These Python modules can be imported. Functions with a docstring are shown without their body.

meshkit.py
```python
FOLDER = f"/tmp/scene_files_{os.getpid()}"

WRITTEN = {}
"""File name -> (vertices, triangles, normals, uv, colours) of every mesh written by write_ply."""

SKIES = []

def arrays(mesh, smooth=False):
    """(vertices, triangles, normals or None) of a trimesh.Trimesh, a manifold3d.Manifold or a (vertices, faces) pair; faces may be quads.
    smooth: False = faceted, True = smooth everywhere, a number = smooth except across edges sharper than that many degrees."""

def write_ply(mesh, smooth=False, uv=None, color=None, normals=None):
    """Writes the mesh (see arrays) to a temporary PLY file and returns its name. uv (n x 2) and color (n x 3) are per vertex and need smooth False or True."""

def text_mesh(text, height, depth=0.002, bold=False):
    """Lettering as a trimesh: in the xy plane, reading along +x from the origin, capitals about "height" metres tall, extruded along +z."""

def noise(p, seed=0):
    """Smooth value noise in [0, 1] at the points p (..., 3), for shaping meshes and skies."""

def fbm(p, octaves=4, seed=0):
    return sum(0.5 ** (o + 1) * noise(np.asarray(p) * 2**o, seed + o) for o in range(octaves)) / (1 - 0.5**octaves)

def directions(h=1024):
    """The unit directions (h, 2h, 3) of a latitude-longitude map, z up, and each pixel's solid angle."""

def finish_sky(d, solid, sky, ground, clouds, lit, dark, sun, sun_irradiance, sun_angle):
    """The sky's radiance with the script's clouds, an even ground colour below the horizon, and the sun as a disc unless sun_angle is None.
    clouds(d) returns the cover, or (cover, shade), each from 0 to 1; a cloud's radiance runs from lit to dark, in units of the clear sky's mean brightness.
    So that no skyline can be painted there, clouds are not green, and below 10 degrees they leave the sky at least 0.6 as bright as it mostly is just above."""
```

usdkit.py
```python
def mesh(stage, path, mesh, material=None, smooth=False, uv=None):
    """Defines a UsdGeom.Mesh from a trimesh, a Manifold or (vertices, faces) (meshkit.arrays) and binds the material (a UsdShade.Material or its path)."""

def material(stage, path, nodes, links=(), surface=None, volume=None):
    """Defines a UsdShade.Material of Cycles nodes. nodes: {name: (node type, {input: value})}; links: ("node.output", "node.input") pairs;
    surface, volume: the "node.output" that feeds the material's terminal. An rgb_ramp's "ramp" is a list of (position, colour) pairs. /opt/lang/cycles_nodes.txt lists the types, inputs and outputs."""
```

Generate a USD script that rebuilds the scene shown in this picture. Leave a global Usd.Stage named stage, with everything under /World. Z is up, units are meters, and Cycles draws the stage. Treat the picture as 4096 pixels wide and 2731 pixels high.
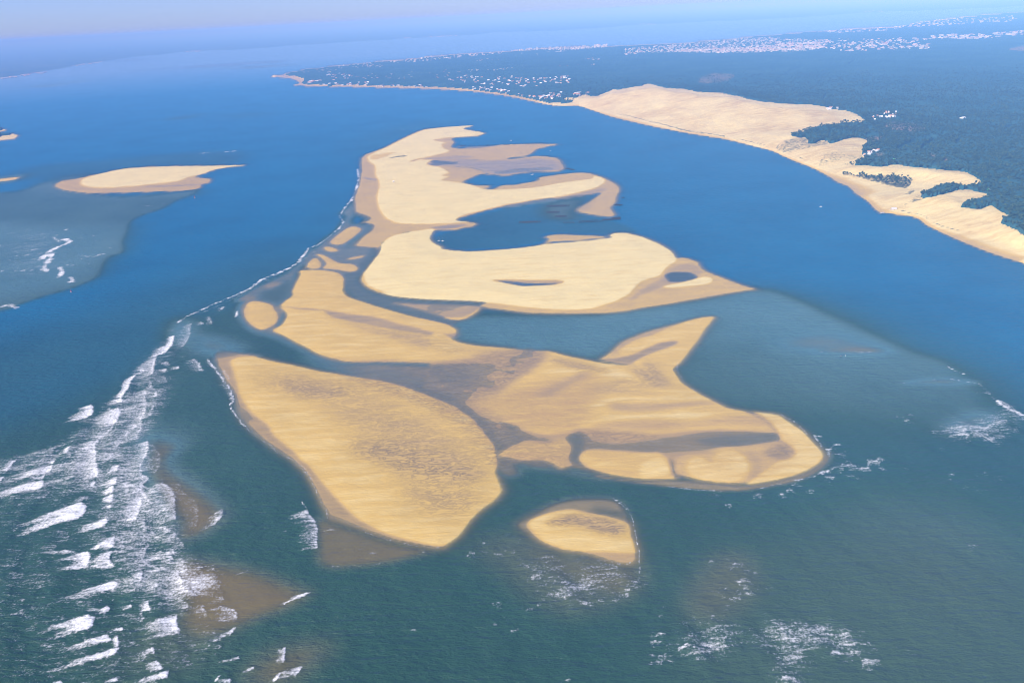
import math, random
import numpy as np
import trimesh
from PIL import Image, ImageDraw, ImageChops
from scipy import ndimage
from scipy.interpolate import LinearNDInterpolator
from scipy.spatial import cKDTree
from pxr import Usd, UsdGeom, UsdLux, UsdShade, Gf, Sdf, Vt
import usdkit, meshkit

random.seed(7); RNG = np.random.default_rng(7)
stage = Usd.Stage.CreateInMemory()
UsdGeom.Xform.Define(stage, '/World'); UsdGeom.Scope.Define(stage, '/World/Looks')
T = Sdf.ValueTypeNames

# ---------------------------------------------------------------- camera, sky, sun, exposure
ALT, FOC = 600.0, 3215.0                       # metres above the sea; focal length in photograph pixels (4096 wide)
PITCH, ROLL = math.atan((1365.5 - 59) / FOC), math.radians(2.98)
SUN_EL, SUN_DIR = math.radians(39), np.array([-0.80, -0.60])
EXPOSURE = 0.47
FWD = np.array([0, math.cos(PITCH), -math.sin(PITCH)])
UP0 = np.array([0, math.sin(PITCH), math.cos(PITCH)]); R0 = np.array([1.0, 0, 0])
RIGHT = math.cos(ROLL) * R0 - math.sin(ROLL) * UP0
UP = math.sin(ROLL) * R0 + math.cos(ROLL) * UP0
cam = UsdGeom.Camera.Define(stage, '/World/camera')
cam.CreateHorizontalApertureAttr(36.0); cam.CreateVerticalApertureAttr(24.0)
cam.CreateFocalLengthAttr(36.0 * FOC / 4096); cam.CreateClippingRangeAttr(Gf.Vec2f(1.0, 400000.0))
cam.CreateExposureAttr(EXPOSURE)
M = np.eye(4); M[0, :3], M[1, :3], M[2, :3], M[3, :3] = RIGHT, UP, -FWD, (0, 0, ALT)
cam.AddTransformOp().Set(Gf.Matrix4d(*M.ravel().tolist()))

sd = SUN_DIR / np.linalg.norm(SUN_DIR)
SUN = np.array([sd[0] * math.cos(SUN_EL), sd[1] * math.cos(SUN_EL), math.sin(SUN_EL)])
dome = UsdLux.DomeLight.Define(stage, '/World/sky')
skym = usdkit.material(stage, '/World/Looks/sky', {
    's': ('sky_texture', {'sky_type': 'single_scattering', 'sun_disc': False, 'sun_elevation': SUN_EL, 'sun_rotation': math.atan2(SUN[0], SUN[1]), 'altitude': 600.0, 'air_density': 1.0, 'aerosol_density': 0.5, 'ozone_density': 1.5}),
    't': ('mix_color', {'blend_type': 'multiply', 'fac': 1.0, 'b': (0.40, 0.51, 1.0)}),
    'b': ('background_shader', {'strength': 0.13})}, [('s.color', 't.a'), ('t.result', 'b.color')], surface='b.background')
UsdShade.MaterialBindingAPI.Apply(dome.GetPrim()).Bind(skym)
dome.GetPrim().SetCustomDataByKey('kind', 'structure')
sun = UsdLux.DistantLight.Define(stage, '/World/sun')
sun.CreateNormalizeAttr(True); sun.CreateIntensityAttr(1.25); sun.CreateAngleAttr(0.53); sun.CreateColorAttr(Gf.Vec3f(1.0, 0.92, 0.79))
zz = SUN; xx = np.cross([0, 0, 1.0], zz); xx /= np.linalg.norm(xx); yy = np.cross(zz, xx)
SM = np.eye(4); SM[0, :3], SM[1, :3], SM[2, :3], SM[3, :3] = xx, yy, zz, (0, 0, 3000)
sun.AddTransformOp().Set(Gf.Matrix4d(*SM.ravel().tolist()))

# ---------------------------------------------------------------- tracing: photograph points to the ground
CROPS = dict(S0=(0, 0, 1.0), D=(0, 0, 0.57422), A=(1300, 450, 1.68), B=(600, 1000, 1.6507), C=(1800, 1050, 1.47), E=(0, 600, 1.568), F=(0, 1200, 1.96),
             G=(0, 1931, 1.8092), H=(1100, 1800, 1.47), I=(2600, 1300, 1.0956), J=(1500, 500, 3.92), K=(3050, 400, 3.92), L=(3560, 600, 3.4086),
             M=(2200, 300, 1.2405), N=(1000, 0, 1.68), O=(0, 0, 1.68), Q=(2300, 0, 1.3096), R=(2020, 780, 4.704), S=(2150, 330, 5.88), V=(1150, 270, 3.92), U=(1700, 300, 3.92), W=(1480, 560, 5.6), AA=(0, 480, 6.5333), AB=(3400, 450, 3.379), Y=(2040, 160, 5.88), X=(2500, 80, 2.94), Z=(3300, 40, 2.9548))


def P(crop, *pts):
    ox, oy, s = CROPS[crop]
    a = np.array(pts, float).reshape(-1, 2)
    return np.stack([ox + a[:, 0] / s, oy + a[:, 1] / s], 1)


def ground(px, z=0.0):
    """The points of the plane at height z seen at the photograph's pixels px."""
    px = np.asarray(px, float).reshape(-1, 2)
    d = FWD + RIGHT * ((px[:, :1] - 2048) / FOC) - UP * ((px[:, 1:] - 1365.5) / FOC)
    t = (ALT - np.asarray(z).reshape(-1, 1) if np.ndim(z) else ALT - z) / np.maximum(-d[:, 2:], 1e-5)
    return (d * t)[:, :2]


def project(x, y, z):
    """World points to photograph pixels."""
    d = np.stack([x, y, z - ALT], -1)
    w = d @ FWD
    return 2048 + FOC * (d @ RIGHT) / w, 1365.5 - FOC * (d @ UP) / w


def spline(p, closed=True, n=6):
    p = np.asarray(p, float)
    if len(p) < 3:
        return p
    q = np.vstack([p[-1], p, p[0], p[1]]) if closed else np.vstack([2 * p[0] - p[1], p, 2 * p[-1] - p[-2]])
    t = np.linspace(0, 1, n, endpoint=False)[:, None]
    out = []
    for i in range(1, len(q) - 2):
        a, b, c, d = q[i - 1], q[i], q[i + 1], q[i + 2]
        out.append(b + 0.5 * t * (c - a + t * (2 * a - 5 * b + 4 * c - d + t * (3 * (b - c) + d - a))))
    out = np.vstack(out)
    return out if closed else np.vstack([out, p[-1]])


# plan maps in (bearing, log distance) about the point below the aircraft: conformal, finer where the ground is nearer
RES = 0.0013
T0, T1, V0, V1 = -0.82, 0.82, math.log(395.0), math.log(36000.0)
MW, MH = int((T1 - T0) / RES), int((V1 - V0) / RES)


def to_map(xy):
    return np.stack([(np.arctan2(xy[:, 0], xy[:, 1]) - T0) / RES, (np.log(np.maximum(np.hypot(xy[:, 0], xy[:, 1]), 1)) - V0) / RES], 1)


def map_box(m, pad):
    a, b = np.floor(m.min(0) - pad).astype(int), np.ceil(m.max(0) + pad).astype(int)
    a, b = np.clip(a, 0, (MW - 1, MH - 1)), np.clip(b, 1, (MW, MH))
    return a, b


def area_mask(px, blur, smooth=True):
    """(slices, coverage from 0 to 1) of a traced outline, its edge softened over BLUR (share of the distance)."""
    xy = ground(spline(px, n=8) if smooth else np.vstack([px[i] + (px[(i + 1) % len(px)] - px[i]) * np.linspace(0, 1, 24, endpoint=False)[:, None] for i in range(len(px))]))
    m = to_map(xy)
    pad = 4 * blur / RES + 3
    a, b = map_box(m, pad)
    w, h = b - a
    if w < 2 or h < 2:
        return None
    im = Image.new('L', (int(w) * 2, int(h) * 2), 0)
    ImageDraw.Draw(im).polygon([tuple(q) for q in ((m - a) * 2)], fill=255)
    k = np.asarray(im, np.float32).reshape(int(h), 2, int(w), 2).mean((1, 3)) / 255
    if blur:
        k = ndimage.gaussian_filter(k, blur / RES)
    return (slice(a[1], b[1]), slice(a[0], b[0])), k


Zm = np.full((MH, MW), -12.0, np.float32)        # height of sand or sea bed
maps = {k: np.zeros((MH, MW), np.float32) for k in ('tone', 'film', 'rill', 'turb', 'foam', 'lace', 'scrub', 'wood')}


def paint(px, z=None, blur=0.002, amount=1.0, smooth=True, **ch):
    blur *= 0.75 if blur < 0.0045 else 1.0
    r = area_mask(px, blur, smooth)
    if r is None:
        return
    s, k = r
    k = k * amount
    if z is not None:
        Zm[s] += (z - Zm[s]) * k
    for c, v in ch.items():
        maps[c][s] += (v - maps[c][s]) * k


# ---- water bodies (turb: 0 clear blue channel, 1 teal, 2 sand-laden)
paint(P('D', (-700, 1050), (0, 960), (250, 860), (420, 735), (560, 680), (690, 600), (830, 640), (1050, 700), (1400, 715), (1730, 665), (1830, 700), (1960, 765), (2090, 812), (2250, 885), (2352, 930), (3000, 1150), (3200, 2400), (-900, 2400)), z=-8, blur=0.045, turb=1.0, smooth=False)
paint(P('D', (-700, 840), (-100, 800), (200, 730), (420, 640), (600, 570), (740, 530), (800, 560), (690, 640), (560, 700), (420, 780), (250, 900), (0, 1000), (-700, 1150)), blur=0.07, turb=0.75, amount=0.9, smooth=False)
paint(P('D', (1730, 664), (1900, 660), (2200, 760), (2600, 930), (2900, 1150), (2352, 940), (2100, 810), (1850, 700)), blur=0.045, turb=0.6, amount=0.8, smooth=False)
paint(P('D', (1400, 715), (1600, 690), (1730, 664), (1790, 672), (1830, 695), (1960, 755), (2090, 805), (2200, 850), (2200, 1000), (1700, 1100), (1500, 900), (1400, 800)), z=-6, blur=0.008, turb=1.05)
paint(P('D', (1750, 700), (1850, 730), (2000, 800), (2150, 860), (2250, 930), (2100, 960), (1900, 900), (1750, 800)), blur=0.03, turb=1.3, amount=0.7)
paint(P('D', (700, 770), (560, 700), (430, 760), (330, 900), (250, 1000), (0, 1150), (-300, 1300), (-300, 1700), (700, 1700), (600, 1200), (520, 1000)), z=-6, blur=0.03, turb=1.0)
paint(P('D', (1640, 1050), (1900, 900), (2352, 960), (2700, 1100), (2700, 1300), (1900, 1250)), blur=0.05, turb=0.8, amount=0.6)
paint(P('D', (1700, 1250), (2100, 1150), (2352, 1200), (2600, 1700), (1700, 1700), (1550, 1450)), blur=0.06, turb=1.25, amount=0.7)
paint(P('C', (0, 330), (500, 310), (1000, 300), (1500, 220), (1800, 165), (2000, 220), (2100, 300), (1800, 330), (1560, 320), (1200, 400), (1000, 470), (880, 560), (600, 520), (200, 480), (0, 430)), z=-2.6, blur=0.014, turb=1.36)
paint(P('C', (1600, 320), (1800, 170), (2000, 215), (2352, 330), (2600, 480), (2500, 560), (2100, 520), (1800, 480), (1480, 520), (1500, 420)), z=-3, blur=0.03, turb=1.38, amount=0.9)
paint(P('I', (150, 130), (500, 100), (1000, 130), (1350, 250), (1300, 400), (900, 420), (600, 360), (350, 330)), blur=0.05, turb=1.2, amount=0.7)
# shoal round the far left bank
paint(P('E', (-500, 330), (100, 260), (330, 200), (700, 290), (1100, 270), (1265, 240), (1180, 290), (1100, 325), (1020, 370), (900, 410), (830, 450), (800, 510), (770, 580), (775, 640), (680, 670), (650, 720), (620, 790), (540, 830), (440, 870), (300, 910), (150, 960), (0, 1010), (-500, 1060)), z=-3, blur=0.004, turb=1.12)
paint(P('E', (-300, 480), (300, 480), (600, 470), (790, 480), (760, 580), (760, 640), (640, 700), (600, 790), (430, 850), (200, 900), (-300, 950)), z=-2.2, blur=0.02, turb=1.4)
paint(P('E', (150, 110), (700, 60), (1100, 20), (1500, 5), (1512, 60), (1400, 105), (900, 120), (300, 200)), z=-5, blur=0.012, turb=0.6)
paint(P('E', (200, 240), (330, 190), (560, 150), (600, 280), (1250, 262), (1150, 290), (600, 300), (350, 280)), z=-1.6, blur=0.012, turb=1.3)
paint(P('E', (-80, 180), (60, 160), (150, 148), (180, 155), (140, 185), (60, 205), (-80, 215)), z=-0.25, blur=0.008, turb=1.6, tone=0.7)
paint(P('E', (-80, 192), (60, 175), (125, 168), (110, 184), (40, 196), (-80, 204)), z=1.0, blur=0.002, tone=0.22)
paint(P('O', (1095, 803), (1160, 790), (1370, 768), (1330, 782), (1200, 800)), z=-0.9, blur=0.008, turb=1.4)
paint(P('O', (1500, 775), (1800, 765), (1800, 775), (1500, 785)), z=-1.6, blur=0.02, turb=1.3)
for q in ([(850, 478), (1000, 464), (1150, 446), (1160, 452), (1000, 474), (860, 486)], [(420, 512), (700, 492), (1000, 470), (900, 492), (600, 512)], [(100, 585), (350, 560), (600, 535), (640, 545), (300, 590)], [(1000, 470), (1500, 430), (2000, 400), (1950, 415), (1500, 450), (1100, 480)], [(650, 420), (900, 395), (1200, 370), (1200, 382), (800, 420)], [(1400, 440), (1800, 440), (2100, 425), (1800, 460), (1500, 465)]):
    paint(P('O', *q), z=-0.7, blur=0.012, turb=1.5, tone=1.0)
# ---- far left bank
paint(P('E', (345, 225), (380, 195), (470, 180), (560, 160), (620, 148), (780, 115), (930, 103), (1100, 98), (1330, 96), (1545, 92), (1450, 108), (1340, 128), (1245, 165), (1335, 178), (1328, 205), (1280, 215), (1265, 240), (1150, 258), (1000, 262), (850, 268), (700, 272), (560, 272), (450, 260), (380, 245)), z=0.5, blur=0.0022, tone=0.62)
paint(P('E', (510, 205), (530, 180), (620, 152), (700, 133), (780, 118), (930, 107), (1100, 101), (1330, 98), (1540, 93), (1450, 107), (1350, 124), (1280, 150), (1180, 172), (1145, 190), (1050, 208), (900, 222), (750, 235), (640, 239), (560, 232), (520, 220)), z=2.4, blur=0.0015, tone=0.0)
paint(P('E', (880, 228), (1050, 222), (1250, 214), (1300, 212), (1250, 220), (1050, 230)), z=0.1, blur=0.0015, tone=0.95)
# ---- northern half of the great bank
paint(P('A', (440, 100), (620, 60), (900, 60), (700, 120), (500, 190), (330, 265), (200, 330), (150, 500), (120, 700), (40, 800), (0, 720), (150, 400), (250, 200)), z=-3.5, blur=0.03, turb=0.7, amount=0.7)
paint(P('A', (1012, 85), (850, 93), (690, 109), (640, 121), (590, 142), (530, 169), (470, 199), (400, 234), (330, 261), (280, 279), (250, 300), (240, 340), (243, 380), (238, 430), (228, 480), (213, 530), (200, 570), (193, 610), (203, 660), (260, 690), (300, 715), (240, 738), (310, 748), (316, 775), (250, 830), (230, 900), (330, 905), (420, 850), (560, 800), (740, 780), (880, 785), (950, 772), (1000, 765), (1025, 748), (1010, 740), (960, 735), (880, 720), (950, 698), (1050, 668), (1200, 633), (1400, 602), (1500, 588), (1600, 583), (1700, 568), (1800, 548), (1850, 545), (1760, 610), (1680, 640), (1690, 665), (1760, 680), (1850, 695), (1920, 702), (1955, 690), (1950, 670), (1930, 640), (1965, 600), (1970, 565), (1985, 530), (1980, 495), (1930, 460), (1850, 425), (1770, 405), (1700, 402), (1620, 410), (1500, 425), (1430, 440), (1440, 455), (1380, 475), (1290, 485), (1220, 485), (1170, 495), (1140, 512), (1060, 515), (1130, 492), (1020, 487), (950, 475), (930, 468), (1000, 435), (1060, 415), (1200, 425), (1290, 415), (1400, 400), (1560, 397), (1600, 385), (1620, 375), (1605, 345), (1590, 320), (1560, 303), (1500, 295), (1420, 290), (1330, 301), (1240, 309), (1250, 305), (1330, 295), (1380, 285), (1415, 262), (1440, 245), (1540, 222), (1597, 210), (1400, 209), (1250, 212), (1100, 222), (1000, 240), (900, 240), (862, 232), (865, 220), (880, 200), (862, 182), (880, 170), (950, 165), (1030, 158), (1060, 150), (1075, 138), (1040, 128), (985, 120), (932, 108), (970, 95)), z=0.55, blur=0.0011, tone=0.6, turb=0.6)
# grey mud and water-filled flats between the arms
paint(P('A', (690, 335), (800, 320), (1000, 325), (1250, 320), (1400, 310), (1550, 320), (1600, 350), (1590, 385), (1400, 395), (1200, 420), (1080, 400), (980, 370), (800, 355)), z=0.16, blur=0.006, tone=1.0, amount=0.9)
paint(P('A', (1150, 395), (1300, 375), (1450, 368), (1530, 370), (1540, 385), (1400, 395), (1250, 410), (1130, 415)), z=-0.12, blur=0.004, tone=1.0)
paint(P('A', (695, 322), (760, 322), (830, 330), (900, 335), (860, 345), (780, 345), (720, 335)), z=-0.6, blur=0.0012, tone=1.0)
paint(P('A', (690, 345), (740, 340), (800, 345), (770, 358), (720, 358)), z=-0.25, blur=0.0015, tone=1.0)
paint(P('A', (860, 320), (950, 312), (1050, 318), (1000, 328), (900, 326)), z=-0.1, blur=0.003, tone=0.9)
paint(P('A', (850, 362), (950, 366), (1030, 376), (1080, 392), (1110, 412), (1070, 408), (1010, 388), (930, 372)), z=-0.25, blur=0.0015, tone=0.9)
paint(P('A', (900, 224), (1000, 222), (1100, 221), (1180, 217), (1090, 234), (1000, 240), (930, 238), (880, 232)), z=-0.15, blur=0.0012, tone=0.9)
paint(P('A', (1235, 310), (1330, 300), (1400, 290), (1350, 302), (1260, 312)), z=-0.5, blur=0.0012, tone=1)
paint(P('A', (620, 318), (720, 306), (900, 290), (1000, 300), (900, 312), (720, 318), (600, 333), (560, 337)), tone=0.85, blur=0.003)
# ---- outer sand strip left of the bank, connector, side channels
paint(P('A', (200, 600), (300, 570), (360, 610), (400, 690), (500, 752), (720, 755), (960, 742), (880, 788), (560, 800), (420, 850), (380, 900), (340, 960), (320, 1000), (330, 910), (240, 908), (170, 890), (250, 830), (312, 775), (318, 745), (240, 740), (300, 715), (260, 690), (205, 675)), z=0.4, blur=0.002, tone=0.55)
paint(P('A', (720, 775), (800, 760), (900, 755), (960, 752), (900, 770), (800, 785)), tone=1.0, blur=0.003, z=0.3)
paint(P('A', (200, 590), (210, 680), (190, 740), (320, 755), (300, 800), (240, 830), (180, 890), (330, 910), (325, 970), (290, 1030), (230, 1100), (100, 1130), (-60, 1070), (-140, 1000), (-20, 860), (70, 790), (130, 700), (100, 680), (150, 630)), z=-0.45, blur=0.004, turb=1.45, tone=0.9)
paint(P('A', (205, 672), (260, 685), (302, 705), (290, 728), (240, 738), (255, 712), (210, 690)), z=-1.0, blur=0.002, turb=1.2)
paint(P('A', (195, 750), (260, 752), (318, 760), (310, 790), (250, 840), (180, 905), (140, 900), (240, 820), (270, 775)), z=-1.0, blur=0.003, turb=1.3)
paint(P('A', (250, 432), (300, 442), (360, 448), (350, 456), (290, 450)), tone=1.0, blur=0.002, z=0.2)
paint(P('A', (40, 870), (80, 830), (150, 780), (200, 765), (245, 785), (200, 830), (130, 880), (70, 888)), z=0.5, blur=0.002, tone=0.5)
paint(P('A', (0, 900), (60, 905), (95, 930), (40, 936), (0, 920)), z=0.35, blur=0.002, tone=0.5)
paint(P('A', (150, 985), (200, 967), (310, 955), (270, 970), (190, 987)), z=0.3, blur=0.002, tone=0.6)
paint(P('A', (330, 905), (332, 970), (250, 1070), (236, 1120), (280, 1180), (400, 1226), (600, 1255), (900, 1272), (1060, 1290), (1010, 1345), (960, 1385), (800, 1440), (600, 1370), (330, 1290), (200, 1250), (130, 1180), (130, 1090), (200, 1060), (240, 1010)), z=-0.75, blur=0.003, turb=1.25, tone=1)
# ---- dry sand, northern body
DRY1 = P('A', (1012, 86), (850, 95), (690, 114), (590, 149), (470, 208), (330, 274), (292, 300), (302, 330), (340, 360), (345, 420), (365, 460), (370, 500), (355, 570), (360, 610), (372, 650), (396, 690), (440, 725), (500, 745), (600, 752), (720, 750), (850, 746), (960, 737), (1022, 748), (960, 732), (886, 720), (930, 692), (1050, 660), (1200, 625), (1400, 590), (1600, 560), (1700, 540), (1780, 520), (1840, 500), (1885, 465), (1870, 440), (1820, 425), (1790, 430), (1800, 445), (1700, 460), (1600, 472), (1450, 500), (1300, 515), (1170, 520), (1060, 510), (1000, 490), (930, 472), (850, 462), (790, 455), (850, 425), (830, 400), (780, 370), (700, 352), (690, 338), (720, 320), (640, 318), (600, 330), (565, 336), (620, 315), (700, 300), (760, 285), (840, 262), (800, 240), (790, 215), (815, 205), (740, 190), (760, 180), (880, 168), (1030, 156), (1074, 137), (985, 119), (936, 108))
paint(DRY1, z=2.2, blur=0.0011, tone=0.0)
paint(P('A', (800, 425), (900, 430), (1000, 420), (1060, 405), (1000, 380), (900, 370), (840, 380), (850, 405)), tone=0.62, blur=0.004, z=0.6)
paint(P('A', (790, 455), (900, 445), (1000, 440), (930, 468)), tone=0.5, blur=0.004)
paint(P('A', (1440, 455), (1550, 430), (1650, 410), (1780, 408), (1800, 420), (1790, 445), (1700, 458), (1550, 480), (1300, 512), (1180, 515), (1250, 490)), tone=0.55, blur=0.002, z=0.8)
paint(P('A', (1430, 600), (1600, 572), (1750, 535), (1860, 508), (1900, 520), (1800, 548), (1650, 578), (1500, 590)), tone=0.85, blur=0.003, z=0.45)
paint(P('A', (1690, 640), (1760, 615), (1800, 590), (1790, 640), (1730, 660)), tone=0.75, blur=0.004)
paint(P('R', (0, 195), (300, 145), (600, 90), (900, 60), (1000, 110), (800, 150), (600, 160), (200, 230), (0, 250)), z=-0.3, blur=0.003, tone=1.0, turb=1.5)
# lagoon water
paint(P('A', (720, 845), (760, 830), (850, 800), (1000, 770), (1040, 748), (980, 732), (900, 722), (1050, 685), (1200, 650), (1350, 625), (1550, 605), (1700, 590), (1750, 600), (1680, 645), (1700, 675), (1900, 715), (2100, 800), (1900, 815), (1700, 812), (1500, 810), (1450, 832), (1480, 850), (1400, 880), (1200, 905), (900, 918), (800, 905), (740, 870)), z=-3.2, blur=0.003, turb=0.55, amount=0.85)
paint(P('R', (1000, 60), (1300, 20), (1700, 0), (1600, 80), (1450, 150), (1450, 230), (1300, 330), (1400, 420), (1100, 480), (800, 420), (700, 250)), z=-0.9, blur=0.01, turb=1.3, amount=0.8)
# ---- dry sand, southern body
paint(P('C', (1310, -20), (1450, -10), (1480, 22), (1500, 42), (1560, 68), (1640, 98), (1720, 128), (1803, 156), (1740, 166), (1600, 190), (1450, 216), (1300, 242), (1150, 264), (1050, 283), (960, 294), (800, 298), (600, 300), (450, 295), (330, 280), (180, 252), (400, 200), (1000, 150)), z=0.6, blur=0.0014, tone=0.5)
DRY2 = P('A', (380, 900), (388, 880), (420, 850), (480, 822), (560, 803), (650, 790), (735, 785), (712, 842), (740, 875), (790, 900), (805, 915), (950, 930), (1100, 925), (1360, 902), (1500, 880), (1700, 865), (1850, 848), (1930, 838), (1908, 830), (1940, 811), (2000, 806), (2080, 817), (2180, 848), (2280, 896), (2345, 940), (2365, 990), (2320, 1030), (2290, 1050), (2250, 1095), (2150, 1130), (2100, 1165), (2060, 1210), (2000, 1250), (1900, 1290), (1750, 1322), (1550, 1324), (1350, 1308), (1150, 1284), (1000, 1268), (700, 1256), (500, 1239), (380, 1212), (290, 1176), (248, 1130), (254, 1090), (290, 1040), (330, 990), (365, 940))
paint(DRY2, z=2.6, blur=0.0016, tone=0.0)
paint(P('A', (1475, 832), (1560, 818), (1700, 820), (1850, 826), (1905, 832), (1850, 845), (1700, 860), (1550, 868), (1480, 880), (1500, 850)), z=0.7, blur=0.0016, tone=0.55)
paint(P('A', (262, 1085), (268, 1125), (300, 1165), (380, 1200), (420, 1215), (300, 1190), (240, 1140), (240, 1095)), tone=0.4, blur=0.002)
paint(P('C', (1265, 70), (1310, 30), (1400, 10), (1470, 30), (1480, 60), (1450, 90), (1380, 125), (1300, 125), (1200, 165), (1130, 190), (1060, 225), (1100, 180), (1180, 130), (1250, 95)), z=0.45, blur=0.003, tone=0.8)
paint(P('C', (1270, 72), (1320, 56), (1400, 58), (1432, 66), (1455, 86), (1420, 100), (1350, 113), (1300, 111), (1284, 95)), z=-1.0, blur=0.0012, tone=1, turb=0.6)
paint(P('C', (1262, 142), (1350, 120), (1430, 100), (1500, 84), (1546, 100), (1520, 125), (1400, 141), (1300, 149)), z=1.5, blur=0.0012, tone=0.0)
paint(P('C', (255, 104), (330, 100), (500, 104), (620, 104), (670, 112), (640, 125), (520, 128), (330, 116)), z=0.9, blur=0.0016, tone=0.75)
paint(P('C', (290, 108), (350, 111), (480, 122), (600, 122), (640, 123), (560, 132), (440, 136), (360, 124)), z=-4.0, blur=0.0006, tone=1, turb=0.0)
# ---- wet zone behind the breaker line and small bars
paint(P('B', (1060, -10), (1110, 20), (1000, 125), (965, 220), (945, 300), (870, 352), (800, 348), (640, 335), (560, 340), (600, 300), (700, 240), (800, 195), (900, 145), (1000, 60)), z=-0.5, blur=0.004, turb=1.4, tone=0.9)
paint(P('B', (700, 320), (760, 270), (830, 240), (900, 190), (945, 215), (930, 280), (900, 320), (830, 352), (770, 345)), z=-1.6, blur=0.006, turb=1.1)
paint(P('B', (755, 240), (800, 215), (880, 210), (840, 240), (790, 256)), z=-0.1, blur=0.003, turb=1.5)
paint(P('B', (560, 330), (640, 300), (715, 300), (700, 325), (600, 335)), z=-0.15, blur=0.005, turb=1.6)
paint(P('B', (1030, 115), (1050, 80), (1090, 52), (1112, 60), (1127, 90), (1120, 118), (1080, 123)), z=0.5, blur=0.002, tone=0.45)
paint(P('B', (1095, 25), (1150, 32), (1200, 60), (1250, 85), (1300, 90), (1345, 95), (1378, 122), (1340, 142), (1250, 130), (1180, 122), (1148, 118), (1172, 90), (1140, 55)), z=0.5, blur=0.002, tone=0.45)
paint(P('B', (575, 400), (600, 345), (650, 322), (760, 335), (830, 350), (880, 365), (900, 420), (860, 510), (900, 570), (1000, 630), (1100, 690), (1260, 748), (1130, 725), (950, 650), (800, 580), (680, 545), (610, 480)), z=-0.25, blur=0.004, turb=1.5, tone=0.8)
paint(P('B', (632, 400), (645, 365), (660, 345), (700, 336), (760, 346), (805, 365), (812, 388), (832, 412), (842, 450), (825, 482), (790, 506), (740, 524), (700, 508), (660, 475), (634, 430)), z=0.8, blur=0.0022, tone=0.35)
paint(P('B', (880, 360), (1100, 380), (1300, 400), (1600, 460), (2000, 530), (2010, 580), (1800, 570), (1500, 520), (1200, 450), (1000, 410)), z=0.05, blur=0.002, tone=0.92, turb=1.6)
# bar along the channel
paint(P('B', (990, 132), (1060, 128), (1150, 135), (1220, 145), (1270, 170), (1284, 210), (1288, 270), (1320, 305), (1400, 335), (1530, 375), (1650, 410), (1800, 450), (1930, 480), (2000, 505), (2030, 528), (2015, 548), (1950, 552), (1820, 530), (1650, 492), (1500, 447), (1300, 420), (1150, 396), (1080, 386), (980, 380), (868, 368), (880, 345), (940, 300), (942, 270), (960, 220), (985, 165)), z=0.9, blur=0.0022, tone=0.3)
paint(P('B', (1150, 395), (1300, 420), (1500, 445), (1650, 490), (1800, 520), (1700, 525), (1500, 485), (1330, 450), (1200, 430)), tone=0.85, z=0.1, blur=0.004)
paint(P('B', (1600, 345), (1800, 352), (2000, 358), (2190, 366), (2172, 402), (2120, 434), (2060, 458), (1990, 456), (1900, 432), (1780, 395), (1680, 370)), z=0.06, blur=0.003, tone=0.85)
paint(P('B', (1950, 440), (2060, 440), (2130, 415), (2185, 375), (2172, 404), (2120, 436), (2060, 459), (1990, 457)), z=0.3, blur=0.002, tone=0.45)
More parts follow.
